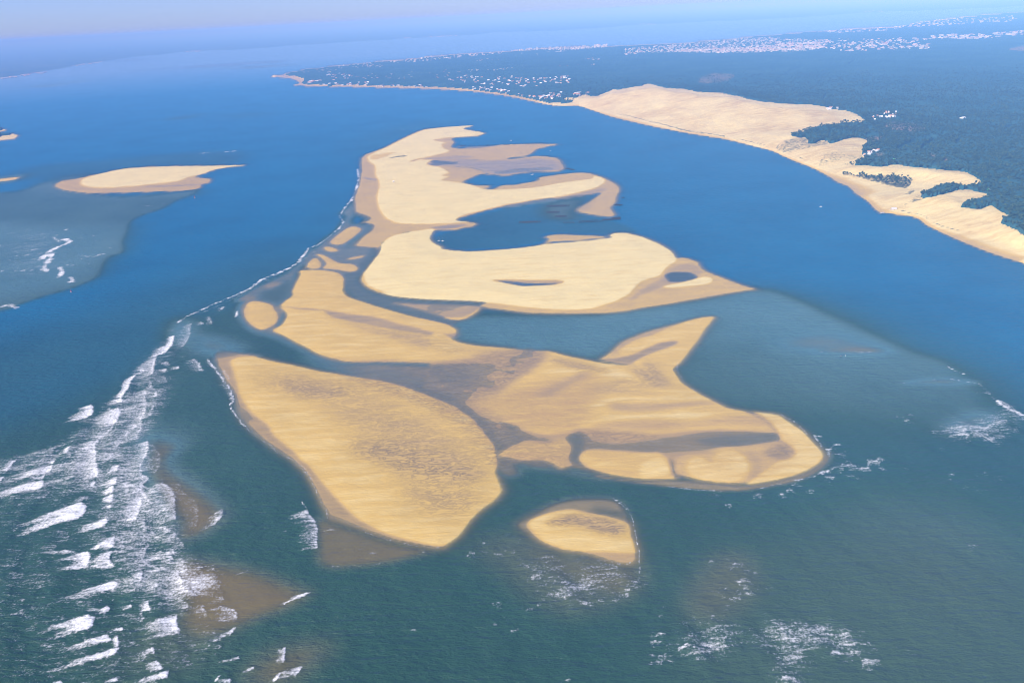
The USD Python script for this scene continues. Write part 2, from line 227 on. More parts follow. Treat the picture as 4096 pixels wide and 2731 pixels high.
# ---- middle bank
paint(P('C', (250, 1050), (500, 940), (900, 940), (1500, 940), (1850, 900), (2000, 1020), (2050, 1130), (1950, 1220), (1750, 1285), (1400, 1262), (1100, 1262), (800, 1215), (500, 1180), (300, 1150)), z=0.06, blur=0.004, tone=0.85, film=0.45, turb=1.7)
paint(P('B', (868, 371), (960, 386), (1070, 396), (1150, 402), (1190, 432), (1250, 452), (1400, 482), (1600, 522), (1750, 546), (1880, 566), (2000, 592), (2080, 612), (2200, 636), (2400, 660), (2700, 690), (2700, 900), (2400, 800), (2200, 745), (2000, 750), (1850, 752), (1550, 742), (1400, 746), (1250, 740), (1130, 710), (1050, 660), (950, 610), (870, 560), (822, 530), (870, 490), (900, 430), (888, 400)), z=0.9, blur=0.0025, tone=0.28)
paint(P('B', (1180, 440), (1400, 490), (1600, 530), (1800, 560), (1950, 600), (2100, 660), (2000, 690), (1850, 650), (1700, 620), (1550, 570), (1350, 500)), tone=0.55, rill=0.5, blur=0.008)
paint(P('C', (-100, 420), (60, 466), (130, 481), (250, 491), (400, 506), (550, 516), (600, 521), (700, 546), (800, 566), (900, 586), (1000, 598), (1055, 600), (1090, 576), (1150, 546), (1220, 521), (1330, 491), (1345, 466), (1400, 500), (1380, 550), (1332, 600), (1320, 630), (1340, 662), (1370, 702), (1430, 742), (1500, 782), (1580, 822), (1650, 852), (1750, 872), (1830, 900), (1900, 950), (1945, 1010), (1900, 1000), (1700, 985), (1500, 985), (1200, 1010), (1000, 1010), (750, 1000), (500, 1000), (200, 880), (100, 780), (-100, 700)), z=0.9, blur=0.0022, tone=0.3)
for q, t_, r_ in [([(560, 640), (800, 600), (1000, 640), (1150, 700), (1000, 690), (800, 650)], .12, .2), ([(300, 800), (550, 740), (800, 690), (1000, 740), (1300, 780), (1000, 770), (700, 780), (400, 840)], .5, .5), ([(500, 870), (800, 810), (1100, 800), (1400, 790), (1500, 800), (1200, 830), (800, 860)], .14, .2), ([(700, 930), (1000, 890), (1400, 880), (1700, 890), (1500, 910), (1000, 925)], .16, .2), ([(600, 560), (800, 600), (950, 640), (820, 640), (650, 600)], .55, .7), ([(1080, 620), (1180, 650), (1250, 720), (1200, 720), (1120, 670)], .6, .9)]:
    paint(P('C', *q), tone=t_, rill=r_, blur=0.006)
# spit
paint(P('C', (880, 570), (920, 540), (960, 510), (1000, 478), (1080, 438), (1170, 403), (1280, 373), (1400, 338), (1480, 320), (1566, 314), (1550, 340), (1515, 385), (1474, 450), (1424, 512), (1374, 562), (1334, 602), (1200, 640), (1060, 602), (1000, 590)), z=0.55, blur=0.003, tone=0.5)
paint(P('C', (1000, 530), (1010, 505), (1080, 450), (1180, 410), (1340, 365), (1420, 340), (1540, 318), (1540, 340), (1500, 390), (1460, 455), (1410, 515), (1340, 600), (1200, 640), (1080, 595), (1150, 545), (1260, 515), (1335, 480), (1330, 460), (1240, 475), (1150, 510), (1080, 545), (1020, 550)), z=0.95, blur=0.003, tone=0.3)
paint(P('C', (1060, 598), (1100, 572), (1150, 548), (1240, 512), (1330, 478), (1330, 460), (1240, 472), (1160, 505), (1080, 540), (990, 560), (900, 568), (930, 582), (1000, 596)), z=0.12, blur=0.0022, tone=0.95)
paint(P('C', (1000, 470), (1080, 432), (1170, 402), (1340, 355), (1280, 385), (1180, 430), (1100, 450), (1010, 500), (960, 530)), tone=0.8, blur=0.003, z=0.2)
# wet grey sheet between the banks, orange film
paint(P('B', (1000, 690), (1130, 705), (1250, 730), (1400, 735), (1550, 732), (1850, 742), (2100, 725), (2250, 720), (2360, 700), (2450, 640), (2560, 640), (2600, 720), (2450, 830), (2350, 900), (2330, 1000), (2360, 1100), (2500, 1200), (2700, 1290), (2650, 1420), (2450, 1420), (2250, 1420), (2200, 1330), (2080, 1200), (1950, 1110), (1750, 1010), (1500, 930), (1300, 840), (1100, 770)), z=-0.04, blur=0.007, tone=0.92, turb=1.6, rill=0.7, film=0.55)
paint(P('B', (600, 540), (760, 570), (900, 620), (1050, 700), (1200, 760), (1300, 800), (1380, 838), (1100, 788), (900, 742), (700, 690), (500, 640), (300, 640), (280, 560), (450, 480)), z=-4.0, blur=0.012, turb=0.95)
paint(P('B', (1050, 700), (1250, 750), (1500, 770), (1700, 800), (1800, 900), (1600, 875), (1400, 842), (1200, 800)), z=-0.45, blur=0.01, turb=1.35, amount=0.8, rill=0.3)
paint(P('C', (120, 820), (300, 760), (550, 700), (800, 660), (900, 700), (850, 800), (800, 900), (760, 980), (650, 990), (450, 970), (300, 920), (180, 870)), z=0.55, film=0.8, tone=0.45, blur=0.012, rill=0.15)
paint(P('C', (150, 560), (300, 520), (420, 510), (520, 520), (450, 600), (350, 680), (250, 740), (150, 760)), film=0.5, tone=0.75, blur=0.012, rill=0.7)
paint(P('C', (500, 780), (620, 720), (780, 650), (820, 660), (700, 720), (600, 790)), film=0.55, tone=0.85, blur=0.006)
paint(P('C', (950, 830), (1200, 830), (1450, 820), (1560, 822), (1400, 845), (1200, 870), (980, 870)), tone=0.75, film=0.3, blur=0.006)
paint(P('C', (850, 960), (1100, 930), (1400, 935), (1700, 900), (1880, 920), (1930, 980), (1700, 960), (1400, 970), (1100, 990), (850, 1000)), tone=0.62, film=0.5, blur=0.008)
paint(P('C', (780, 985), (950, 990), (1100, 1000), (1250, 1020), (1050, 1060), (900, 1060), (800, 1040)), film=0.7, tone=0.75, rill=0.7, blur=0.005, z=0.1)
paint(P('B', (1300, 820), (1500, 850), (1700, 870), (1980, 960), (2170, 1080), (2300, 1230), (2420, 1400), (2460, 1480), (2330, 1500), (2240, 1400), (2150, 1230), (1950, 1060), (1700, 940), (1500, 890)), z=-0.22, blur=0.005, tone=1.0, turb=1.55)
# inner lagoon
paint(P('C', (690, 1055), (715, 1000), (760, 972), (790, 990), (850, 1040), (950, 1062), (1150, 1050), (1400, 1010), (1550, 996), (1750, 990), (1880, 994), (1935, 985), (1948, 1020), (1925, 1045), (1850, 1062), (1750, 1077), (1600, 1092), (1450, 1105), (1350, 1115), (1200, 1120), (1000, 1108), (850, 1098), (775, 1115), (770, 1160), (790, 1190), (860, 1225), (960, 1250), (900, 1262), (800, 1235), (720, 1190), (690, 1120)), z=-0.13, blur=0.005, tone=0.98, turb=1.75, film=0.5)
paint(P('C', (690, 1060), (715, 1010), (770, 1010), (790, 1060), (770, 1130), (800, 1190), (760, 1190), (710, 1150)), z=-0.5, blur=0.004, turb=1.4)
paint(P('C', (1450, 1045), (1600, 1020), (1800, 1010), (1930, 1005), (1925, 1040), (1800, 1062), (1600, 1080)), z=-0.4, blur=0.004, turb=1.4)
paint(P('C', (280, 1130), (400, 1060), (480, 1046), (580, 1060), (650, 1036), (705, 1058), (714, 1100), (694, 1150), (704, 1200), (640, 1222), (580, 1172), (480, 1162), (390, 1150)), z=0.3, blur=0.004, tone=0.45, film=0.75, rill=0.45)
paint(P('C', (400, 1190), (520, 1165), (620, 1190), (720, 1215), (850, 1250), (1000, 1280), (860, 1270), (650, 1230), (480, 1205)), z=-0.3, blur=0.006, turb=1.6, film=0.5)
paint(P('C', (766, 1150), (790, 1114), (850, 1100), (1000, 1108), (1150, 1118), (1230, 1118), (1282, 1150), (1302, 1200), (1312, 1250), (1360, 1267), (1250, 1274), (1100, 1267), (950, 1244), (850, 1214), (790, 1182)), z=0.8, blur=0.0028, tone=0.32, film=0.4)
paint(P('C', (1130, 1190), (1200, 1150), (1260, 1150), (1290, 1200), (1290, 1240), (1200, 1255), (1120, 1250)), blur=0.004, tone=0.18, film=0.0, z=1.0)
paint(P('C', (1318, 1190), (1340, 1150), (1400, 1122), (1500, 1115), (1600, 1085), (1700, 1082), (1800, 1070), (1870, 1062), (1930, 1055), (2000, 1070), (2035, 1110), (1995, 1152), (1930, 1164), (1880, 1202), (1800, 1262), (1740, 1297), (1600, 1293), (1480, 1279), (1380, 1249), (1330, 1222)), z=0.65, blur=0.003, tone=0.55, film=0.35)
paint(P('C', (1390, 1210), (1400, 1170), (1440, 1145), (1500, 1150), (1540, 1180), (1560, 1130), (1620, 1100), (1690, 1110), (1745, 1150), (1765, 1200), (1750, 1255), (1690, 1284), (1600, 1288), (1480, 1272), (1410, 1245)), z=1.1, blur=0.004, tone=0.2)
paint(P('C', (1290, 1150), (1320, 1160), (1330, 1200), (1335, 1235), (1380, 1258), (1340, 1265), (1310, 1240), (1298, 1200)), z=-0.05, tone=1.0, blur=0.002)
paint(P('C', (1760, 1290), (1800, 1230), (1790, 1160), (1760, 1110), (1790, 1110), (1825, 1170), (1820, 1240), (1790, 1290)), tone=0.9, blur=0.005, z=0.2)
paint(P('C', (1850, 1120), (1900, 1085), (1960, 1062), (2010, 1085), (2020, 1125), (1970, 1150), (1900, 1145)), z=0.15, tone=1.0, rill=0.6, blur=0.005)
# hook
paint(P('C', (1780, 876), (1850, 878), (1900, 884), (1950, 897), (2000, 932), (2080, 988), (2130, 1042), (2180, 1092), (2202, 1132), (2190, 1170), (2130, 1212), (2050, 1247), (1950, 1272), (1850, 1292), (1740, 1304), (1790, 1270), (1880, 1205), (1935, 1166), (2000, 1152), (2035, 1115), (2010, 1078), (1960, 1048), (1945, 1020), (1915, 975), (1855, 925)), z=1.1, blur=0.0022, tone=0.22)
paint(P('C', (1740, 876), (1800, 882), (1870, 930), (1920, 985), (1945, 1030), (1920, 1000), (1860, 940), (1780, 895)), tone=0.85, rill=0.6, blur=0.003)
paint(P('C', (1150, 590), (1190, 600), (1240, 650), (1270, 700), (1290, 720), (1240, 720), (1200, 670)), tone=0.6, rill=0.9, blur=0.006)
paint(P('C', (900, 700), (1050, 690), (1200, 710), (1280, 715), (1200, 735), (1000, 730)), tone=0.5, rill=0.6, blur=0.008)
paint(P('C', (860, 1245), (1100, 1275), (1350, 1275), (1480, 1285), (1740, 1306), (1950, 1275), (2130, 1215), (2205, 1140), (2225, 1090), (2250, 1140), (2180, 1225), (2050, 1285), (1850, 1325), (1700, 1345), (1550, 1340), (1350, 1325), (1100, 1297), (900, 1268)), z=-0.1, blur=0.0025, turb=1.7, tone=0.85)
# ---- near bank
paint(P('B', (420, 700), (440, 672), (520, 662), (640, 678), (740, 700), (640, 730), (600, 900), (700, 970), (830, 1080), (970, 1230), (1110, 1370), (1250, 1470), (1330, 1560), (1420, 1680), (1340, 1740), (1150, 1640), (1080, 1545), (1020, 1455), (950, 1394), (870, 1342), (800, 1292), (720, 1232), (640, 1162), (580, 1082), (558, 992), (538, 932), (490, 862), (440, 765)), z=0.12, blur=0.0025, tone=0.85, turb=1.6)
paint(P('H', (130, 70), (190, 140), (240, 230), (270, 310), (305, 370), (312, 412), (400, 440), (530, 482), (650, 522), (760, 548), (860, 563), (950, 576), (1010, 566), (1000, 540), (850, 530), (600, 450), (450, 350), (300, 200), (160, 30)), z=0.12, blur=0.0025, tone=0.85, turb=1.6)
paint(P('H', (235, 400), (300, 395), (420, 440), (540, 482), (760, 548), (950, 574), (1010, 562), (960, 585), (850, 622), (700, 655), (500, 682), (340, 690), (258, 655), (244, 545)), z=-0.7, blur=0.006, turb=1.75)
NEAR = np.vstack([P('B', (540, 735), (568, 712), (650, 700), (730, 708), (820, 730), (950, 755), (1100, 790), (1250, 815), (1400, 845), (1550, 870), (1700, 910), (1850, 965), (1980, 1020), (2080, 1080), (2140, 1130), (2180, 1180), (2240, 1250), (2275, 1300), (2290, 1400), (2285, 1460)),
                  P('H', (1301, 130), (1328, 190), (1338, 240), (1300, 290), (1240, 332), (1180, 382), (1130, 442), (1080, 505), (1010, 552), (960, 560), (900, 552), (850, 540), (750, 515), (650, 485), (550, 435), (470, 385), (400, 315), (340, 255), (270, 178), (200, 90)),
                  P('B', (1000, 1385), (960, 1338), (880, 1268), (820, 1218), (780, 1150), (680, 1075), (600, 960), (580, 880), (556, 800))])
paint(NEAR, z=1.3, blur=0.0022, tone=0.25)
paint(P('B', (700, 800), (1000, 850), (1300, 900), (1500, 950), (1400, 1000), (1150, 960), (900, 930), (760, 860)), tone=0.5, rill=1.0, blur=0.02)
paint(P('B', (900, 870), (1100, 900), (1300, 930), (1200, 970), (1000, 940)), tone=0.62, rill=1.0, blur=0.012)
paint(P('B', (1150, 1000), (1500, 1000), (1900, 1150), (2150, 1300), (2200, 1450), (2000, 1500), (1600, 1300), (1300, 1150)), tone=0.5, rill=0.55, blur=0.025)
paint(P('B', (1300, 1270), (1500, 1260), (1700, 1290), (1950, 1370), (2150, 1440), (2180, 1500), (2000, 1550), (1750, 1500), (1500, 1400)), tone=0.5, rill=1.0, blur=0.015)
paint(P('B', (1840, 985), (1960, 1020), (2060, 1070), (2000, 1075), (1900, 1030)), tone=0.6, rill=1.0, blur=0.006)
paint(P('H', (760, 200), (1000, 200), (1200, 250), (1200, 330), (1000, 400), (850, 350)), tone=0.42, rill=0.7, blur=0.02)
# ---- small island and its shoals
paint(P('H', (1130, 540), (1300, 500), (1480, 480), (1600, 580), (1900, 625), (2140, 660), (2165, 710), (2145, 800), (2060, 880), (1900, 940), (1720, 965), (1500, 860), (1350, 720), (1200, 620)), z=-1.3, blur=0.022, turb=1.55, amount=0.85)
paint(P('H', (1480, 480), (1600, 550), (1900, 610), (2140, 650), (2160, 710), (2140, 800), (2050, 870), (1900, 800), (1650, 700), (1500, 600)), z=-0.9, blur=0.012, turb=1.75, amount=0.7)
paint(P('H', (1400, 430), (1500, 368), (1620, 308), (1750, 276), (1900, 270), (2000, 278), (2052, 308), (2092, 370), (2112, 440), (2132, 520), (2147, 600), (2142, 662), (2060, 672), (1980, 658), (1880, 625), (1760, 604), (1650, 585), (1560, 545), (1460, 490)), z=-0.12, blur=0.005, tone=0.85, turb=1.6)
paint(P('H', (1780, 590), (1900, 600), (2010, 605), (2115, 608), (2125, 640), (2080, 662), (2000, 655), (1900, 625)), z=0.15, blur=0.003, tone=0.75, film=0.4)
paint(P('H', (1880, 330), (1960, 345), (2060, 360), (2050, 395), (1950, 385), (1880, 365)), z=-0.7, blur=0.006, turb=1.1)
paint(P('H', (1492, 425), (1560, 385), (1650, 360), (1750, 350), (1850, 370), (1950, 385), (2050, 420), (2085, 440), (2095, 500), (2122, 570), (2115, 607), (2000, 602), (1900, 597), (1780, 592), (1680, 572), (1580, 532), (1518, 480)), z=0.9, blur=0.0028, tone=0.22)
paint(P('H', (1590, 430), (1680, 390), (1800, 380), (1950, 400), (2050, 430), (2060, 470), (2000, 500), (1900, 480), (1780, 450), (1650, 440)), tone=0.55, rill=1.0, blur=0.006, z=0.6)
# ---- left shoals in the surf, right shoals
paint(P('F', (1080, 1070), (1230, 1075), (1420, 1125), (1385, 1180), (1335, 1235), (1335, 1290), (1400, 1360), (1500, 1425), (1600, 1500), (1700, 1580), (1750, 1640), (1770, 1700), (1700, 1770), (1560, 1850), (1420, 1900), (1380, 1850), (1400, 1750), (1300, 1650), (1200, 1450), (1130, 1300), (1150, 1150)), z=-0.6, blur=0.011, turb=1.9)
paint(P('F', (1060, 980), (1200, 970), (1450, 1080), (1400, 1150), (1200, 1090)), z=-1.2, blur=0.02, turb=1.6, amount=0.7)
paint(P('G', (1250, 535), (1400, 542), (1550, 568), (1700, 600), (1870, 642), (2000, 690), (2150, 755), (2262, 790), (2200, 842), (2050, 912), (1880, 972), (1720, 1042), (1550, 1110), (1400, 1110), (1280, 1020), (1330, 900), (1230, 700), (1270, 600)), z=-0.6, blur=0.011, turb=1.9)
paint(P('G', (1900, 1250), (2060, 1190), (2300, 1150), (2420, 1180), (2330, 1270), (2200, 1360), (2050, 1480), (1800, 1480), (1800, 1340)), z=-1.1, blur=0.02, turb=1.8)
paint(P('G', (900, 1100), (1200, 1050), (1500, 1120), (1500, 1300), (1200, 1350), (950, 1300)), z=-1.6, blur=0.04, turb=1.5)
paint(P('B', (300, 560), (520, 600), (650, 660), (520, 670), (420, 690), (300, 650)), z=-0.9, blur=0.012, turb=1.6)
paint(P('B', (180, 440), (270, 470), (275, 560), (230, 630), (180, 600), (140, 550)), z=-0.9, blur=0.012, turb=1.6)
paint(P('I', (1280, 460), (1330, 420), (1400, 390), (1500, 375), (1555, 400), (1500, 432), (1400, 460), (1330, 470)), z=-0.7, blur=0.012, turb=1.75)
paint(P('I', (560, 60), (750, 30), (900, 60), (1060, 105), (1000, 122), (850, 118), (700, 116), (600, 110)), z=-1.0, blur=0.014, turb=1.5)
paint(P('I', (720, 116), (860, 100), (960, 98), (1060, 112), (1000, 121), (850, 119)), z=-0.35, blur=0.006, turb=1.7)
paint(P('I', (1105, 256), (1180, 241), (1280, 232), (1390, 240), (1455, 252), (1350, 259), (1200, 258)), z=-0.2, blur=0.005, turb=1.7)
paint(P('I', (1060, 105), (1300, 170), (1450, 230), (1520, 300), (1600, 380), (1500, 360), (1350, 260), (1150, 160)), z=-2.5, blur=0.03, turb=1.35, amount=0.8)
paint(P('I', (150, 1250), (200, 1100), (290, 1010), (400, 990), (445, 1030), (482, 1110), (460, 1185), (380, 1260), (250, 1300)), z=-1.3, blur=0.015, turb=1.7, amount=0.8)
paint(P('I', (850, 850), (1200, 820), (1500, 1000), (1500, 1200), (1200, 1100)), z=-3, blur=0.06, turb=1.4, amount=0.7)

paint(P('W', (420, 408), (520, 385), (700, 368), (850, 360), (915, 370), (800, 385), (600, 400), (480, 412)), blur=0.0008, scrub=0.75, z=3.2)
paint(P('W', (20, 390), (60, 350), (200, 330), (400, 305), (600, 296), (480, 330), (360, 385), (200, 430), (100, 452), (40, 430)), blur=0.001, scrub=0.30, tone=0.3, z=3.2)
paint(P('W', (100, 445), (200, 428), (360, 380), (500, 315), (380, 385), (220, 440), (130, 455)), blur=0.0008, scrub=0.5)
paint(P('W', (730, 150), (850, 120), (960, 100), (900, 128), (780, 155)), blur=0.0008, scrub=0.4)
paint(P('J', (700, 240), (850, 215), (1000, 190), (1140, 160), (1080, 195), (900, 222), (780, 242)), blur=0.001, scrub=0.42)
paint(P('J', (1180, 140), (1260, 130), (1330, 132), (1250, 145)), blur=0.001, scrub=0.35)
paint(P('A', (1000, 582), (1080, 576), (1180, 570), (1260, 560), (1305, 566), (1240, 575), (1130, 590), (1060, 598)), blur=0.0012, scrub=0.42, z=3.0)
for q in ([(550, 1017), (580, 1020)], [(400, 1000), (420, 1015)], [(980, 1000), (1070, 997)]):
    paint(P('A', q[0], ((q[0][0] + q[1][0]) / 2, q[0][1] - 5), q[1], ((q[0][0] + q[1][0]) / 2, q[1][1] + 6)), blur=0.001, scrub=0.35)
paint(P('AA', (-400, 260), (-100, 200), (150, 235), (240, 245), (160, 275), (0, 330), (-200, 390)), z=2.0, blur=0.001, tone=0.1)
paint(P('AA', (-400, 240), (-100, 190), (60, 205), (150, 232), (120, 262), (0, 300), (-200, 350)), blur=0.0008, wood=1.0)
paint(P('AA', (-400, 470), (-100, 360), (100, 350), (300, 352), (420, 362), (530, 400), (480, 440), (490, 462), (300, 505), (0, 550), (-300, 640)), z=2.0, blur=0.001, tone=0.1)
paint(P('AA', (-400, 440), (-100, 345), (60, 335), (250, 348), (400, 365), (415, 395), (330, 425), (200, 432), (0, 462), (-300, 560)), blur=0.0008, wood=1.0)

# ---- foam: breakers with a front and a trail of foam behind it, swash lines, loose white caps
def lighten(name, im):
    maps[name][:] = np.maximum(maps[name], np.asarray(im, np.float32) / 255)


def stroke_img(draw_fn):
    im = Image.new('L', (MW, MH), 0)
    draw_fn(ImageDraw.Draw(im))
    return im


FOAM = Image.new('L', (MW, MH), 0)


def foam_add(draw_fn, box):
    global FOAM
    a = np.clip(np.floor(box[0] - 6), 0, (MW - 2, MH - 2)).astype(int); b = np.clip(np.ceil(box[1] + 6), a + 2, (MW, MH)).astype(int)
    old = FOAM.crop((a[0], a[1], b[0], b[1]))
    im = Image.new('L', old.size, 0)
    draw_fn(ImageDraw.Draw(im), a)
    FOAM.paste(ImageChops.lighter(old, im), (int(a[0]), int(a[1])))


def breaker(crop, pts, trail, dens=0.8, d=(-1.0, 0.24), steps=22, gamma=0.45):
    if len(pts) == 1:
        (x, y), = pts
        pts = [(x - 2, y - 9), (x + 3, y), (x - 4, y + 9)]
    f = spline(P(crop, *pts), closed=False, n=5)
    s = CROPS[crop][2]
    jag = np.cumsum(RNG.normal(0, 1.0, len(f))); jag -= np.linspace(jag[0], jag[-1], len(f))
    f[:, 0] += jag * 1.2
    tr = np.array(d) * trail / s
    loc = ndimage.gaussian_filter1d(RNG.uniform(0.5, 1.5, len(f)), 0.8, mode='nearest')
    loc[0] *= 0.6; loc[-1] *= 0.6
    rows = [to_map(ground(f + tr * (t * loc[:, None]))) for t in np.linspace(0, 1, steps)]
    allp = np.vstack(rows)

    def dr(g, a):
        for k in range(steps - 2, -1, -1):
            v = int(255 * dens * (1 - k / steps) ** gamma)
            g.polygon([tuple(q) for q in np.vstack([rows[k], rows[k + 1][::-1]]) - a], fill=v)
        g.line([tuple(q) for q in rows[0] - a], fill=min(255, int(255 * dens * 1.25)), width=2)
    foam_add(dr, (allp.min(0), allp.max(0)))


def swash(crop, pts, w, dens=0.8):
    f = spline(P(crop, *pts), closed=False, n=8)
    f += RNG.normal(0, 0.8, f.shape)
    m = to_map(ground(f))
    wm = max(1.0, w / CROPS[crop][2] / FOC / RES * 0.9)

    def dr(g, a):
        for i in range(len(m) - 1):
            k = RNG.uniform(0.25, 1.0)
            g.line([tuple(m[i] - a), tuple(m[i + 1] - a)], fill=int(255 * dens * (0.5 + 0.5 * k)), width=max(1, int(round(wm * k * 1.3))))
    foam_add(dr, (m.min(0) - 8, m.max(0) + 8))


def cap(crop, x, y, size=16, dens=0.8):
    dens = dens * 0.72
    """A loose white cap: a short bright front with a ragged tail."""
    s = CROPS[crop][2]
    c = P(crop, (x, y))[0]
    w = size / s
    t = np.linspace(-1, 1, 7)
    f = np.stack([c[0] + t * w * 0.5, c[1] - (1 - t ** 2) * w * 0.12 + RNG.normal(0, w * 0.05, 7)], 1)
    low = f + np.array([RNG.normal(0, w * 0.2), w * RNG.uniform(0.25, 0.7)]) + RNG.normal(0, w * 0.06, (7, 2))
    a0, b0 = to_map(ground(f)), to_map(ground(low))
    nb = int(np.clip(size / 8, 2, 9))
    hp = to_map(ground(c + RNG.normal(0, 1, (nb, 2)) * (w * 0.75, w * 0.33) + (RNG.normal(0, w * 0.2), w * 0.25)))
    allp = np.vstack([a0, b0, hp])
    hr = np.hypot(*(to_map(ground(c + (w * 0.3, 0))) - to_map(ground(c)))[0])

    def dr(g, a):
        for q in hp - a:
            h_ = hr * RNG.uniform(0.4, 1.1)
            g.ellipse([q[0] - h_, q[1] - h_ * 0.9, q[0] + h_, q[1] + h_ * 0.9], fill=int(255 * dens * RNG.uniform(0.3, 0.62)))
        for k in range(6):
            q0, q1 = a0 + (b0 - a0) * k / 6, a0 + (b0 - a0) * (k + 1) / 6
            g.polygon([tuple(q) for q in np.vstack([q0, q1[::-1]]) - a], fill=int(255 * dens * (1 - 0.13 * k)))
    foam_add(dr, (allp.min(0), allp.max(0)))


for q in [
    ([(1500, 180), (1490, 290), (1440, 360)], 110, .5), ([(1365, 275), (1350, 340), (1330, 380)], 60, 1), ([(1340, 350), (1310, 400), (1220, 440)], 110, .85), ([(1225, 450), (1215, 520), (1200, 580)], 150, .7),
    ([(1060, 590), (1020, 640), (1000, 700), (960, 760)], 60, 1), ([(950, 770), (965, 800)], 190, .85), ([(1290, 590), (1320, 640)], 150, .5), ([(1140, 700), (1140, 760), (1145, 830), (1130, 890), (1110, 950), (1110, 1000), (1080, 1060), (1090, 1080)], 210, .62),
    ([(1230, 720), (1235, 750)], 60, .7), ([(1210, 830), (1205, 860)], 70, .7), ([(1190, 895)], 60, .7), ([(935, 845), (937, 900), (900, 970)], 250, .85), ([(725, 822), (735, 842)], 160, .95), ([(728, 850), (725, 890), (680, 920)], 180, .95),
    ([(890, 990), (860, 1030), (790, 1080)], 150, .65), ([(1060, 990), (1000, 1010)], 190, .6), ([(1000, 1040), (995, 1070)], 130, .7), ([(940, 1120), (930, 1150)], 130, .6), ([(545, 1150), (530, 1190)], 90, 1), ([(562, 1200), (555, 1230)], 130, .6),
    ([(525, 1125), (440, 1150), (420, 1215)], 300, .5), ([(775, 1090), (745, 1140), (755, 1220), (758, 1290), (766, 1350), (760, 1380)], 250, .75), ([(120, 1255), (60, 1340)], 170, .75), ([(430, 1245), (420, 1275)], 100, .8), ([(415, 1290), (400, 1330), (330, 1360)], 420, .85),
    ([(30, 1390), (0, 1420)], 60, 1), ([(345, 1415), (335, 1460), (280, 1480)], 370, 1), ([(350, 1370), (340, 1395)], 190, .8), ([(1160, 1100), (1160, 1180), (1130, 1250), (1110, 1300), (1130, 1400)], 180, .62), ([(885, 1205), (880, 1235)], 140, .9),
    ([(925, 1300), (930, 1340)], 170, .85), ([(920, 1400), (915, 1445)], 160, .95), ([(745, 1420), (740, 1450)], 60, 1), ([(890, 1470), (890, 1510)], 160, .95), ([(890, 1530), (880, 1568)], 100, .95), ([(1165, 1120), (1230, 1160), (1255, 1220), (1255, 1290), (1220, 1350)], 90, .38),
    ([(1130, 1430), (1120, 1480), (1170, 1560)], 240, .65), ([(1250, 1430), (1330, 1460), (1370, 1530)], 160, .42), ([(1530, 460), (1560, 490), (1600, 550)], 110, .5), ([(1640, 470), (1690, 530)], 60, .4), ([(700, 1380), (690, 1440)], 250, .5), ([(1300, 545)], 100, .7), ([(1405, 525)], 80, .7), ([(1190, 640), (1195, 690)], 90, .55)]:
    breaker('F', *q)
from shapely.geometry import Polygon as _Pg
import shapely as _sh
_band = np.vstack([P('F', (1470, 200), (1330, 480), (1300, 640), (1220, 900), (1140, 1080), (1190, 1250), (1240, 1450), (1330, 1640)), P('G', (1290, 300), (1330, 500), (1400, 800), (1700, 1000), (1600, 1250), (1300, 1440), (300, 1440), (-50, 1000), (-50, 60)), P('F', (-60, 1300), (430, 1140), (700, 900), (950, 700), (1080, 560), (1230, 430), (1380, 250))])
_q = RNG.uniform(_band.min(0), _band.max(0), (900, 2)); _q = _q[_sh.contains_xy(_Pg(_band).buffer(0), _q[:, 0], _q[:, 1])][:230]
_core = P('F', (1400, 250), (1180, 700), (1100, 1060), (1080, 1400), (1150, 1700), (1250, 1950), (1300, 2200))
for _c in _q:
    k = np.exp(-(np.min(np.abs(_core[:, 1] - _c[1]) * 0.6 + np.abs(_core[:, 0] - _c[0])) / 190) ** 2)
    hh = RNG.uniform(5, 26); near_ = np.clip((_c[1] - 1250) / 700, 0.35, 1)
    n_ = RNG.integers(3, 6); yy_ = np.linspace(-hh, hh, n_) * near_
    breaker('S0', [(_c[0] + RNG.normal(0, 5) - 0.004 * v * v * hh, _c[1] + v) for v in yy_], RNG.uniform(40, 130) * near_, RNG.uniform(0.28, 0.62) * (0.55 + 0.6 * k))
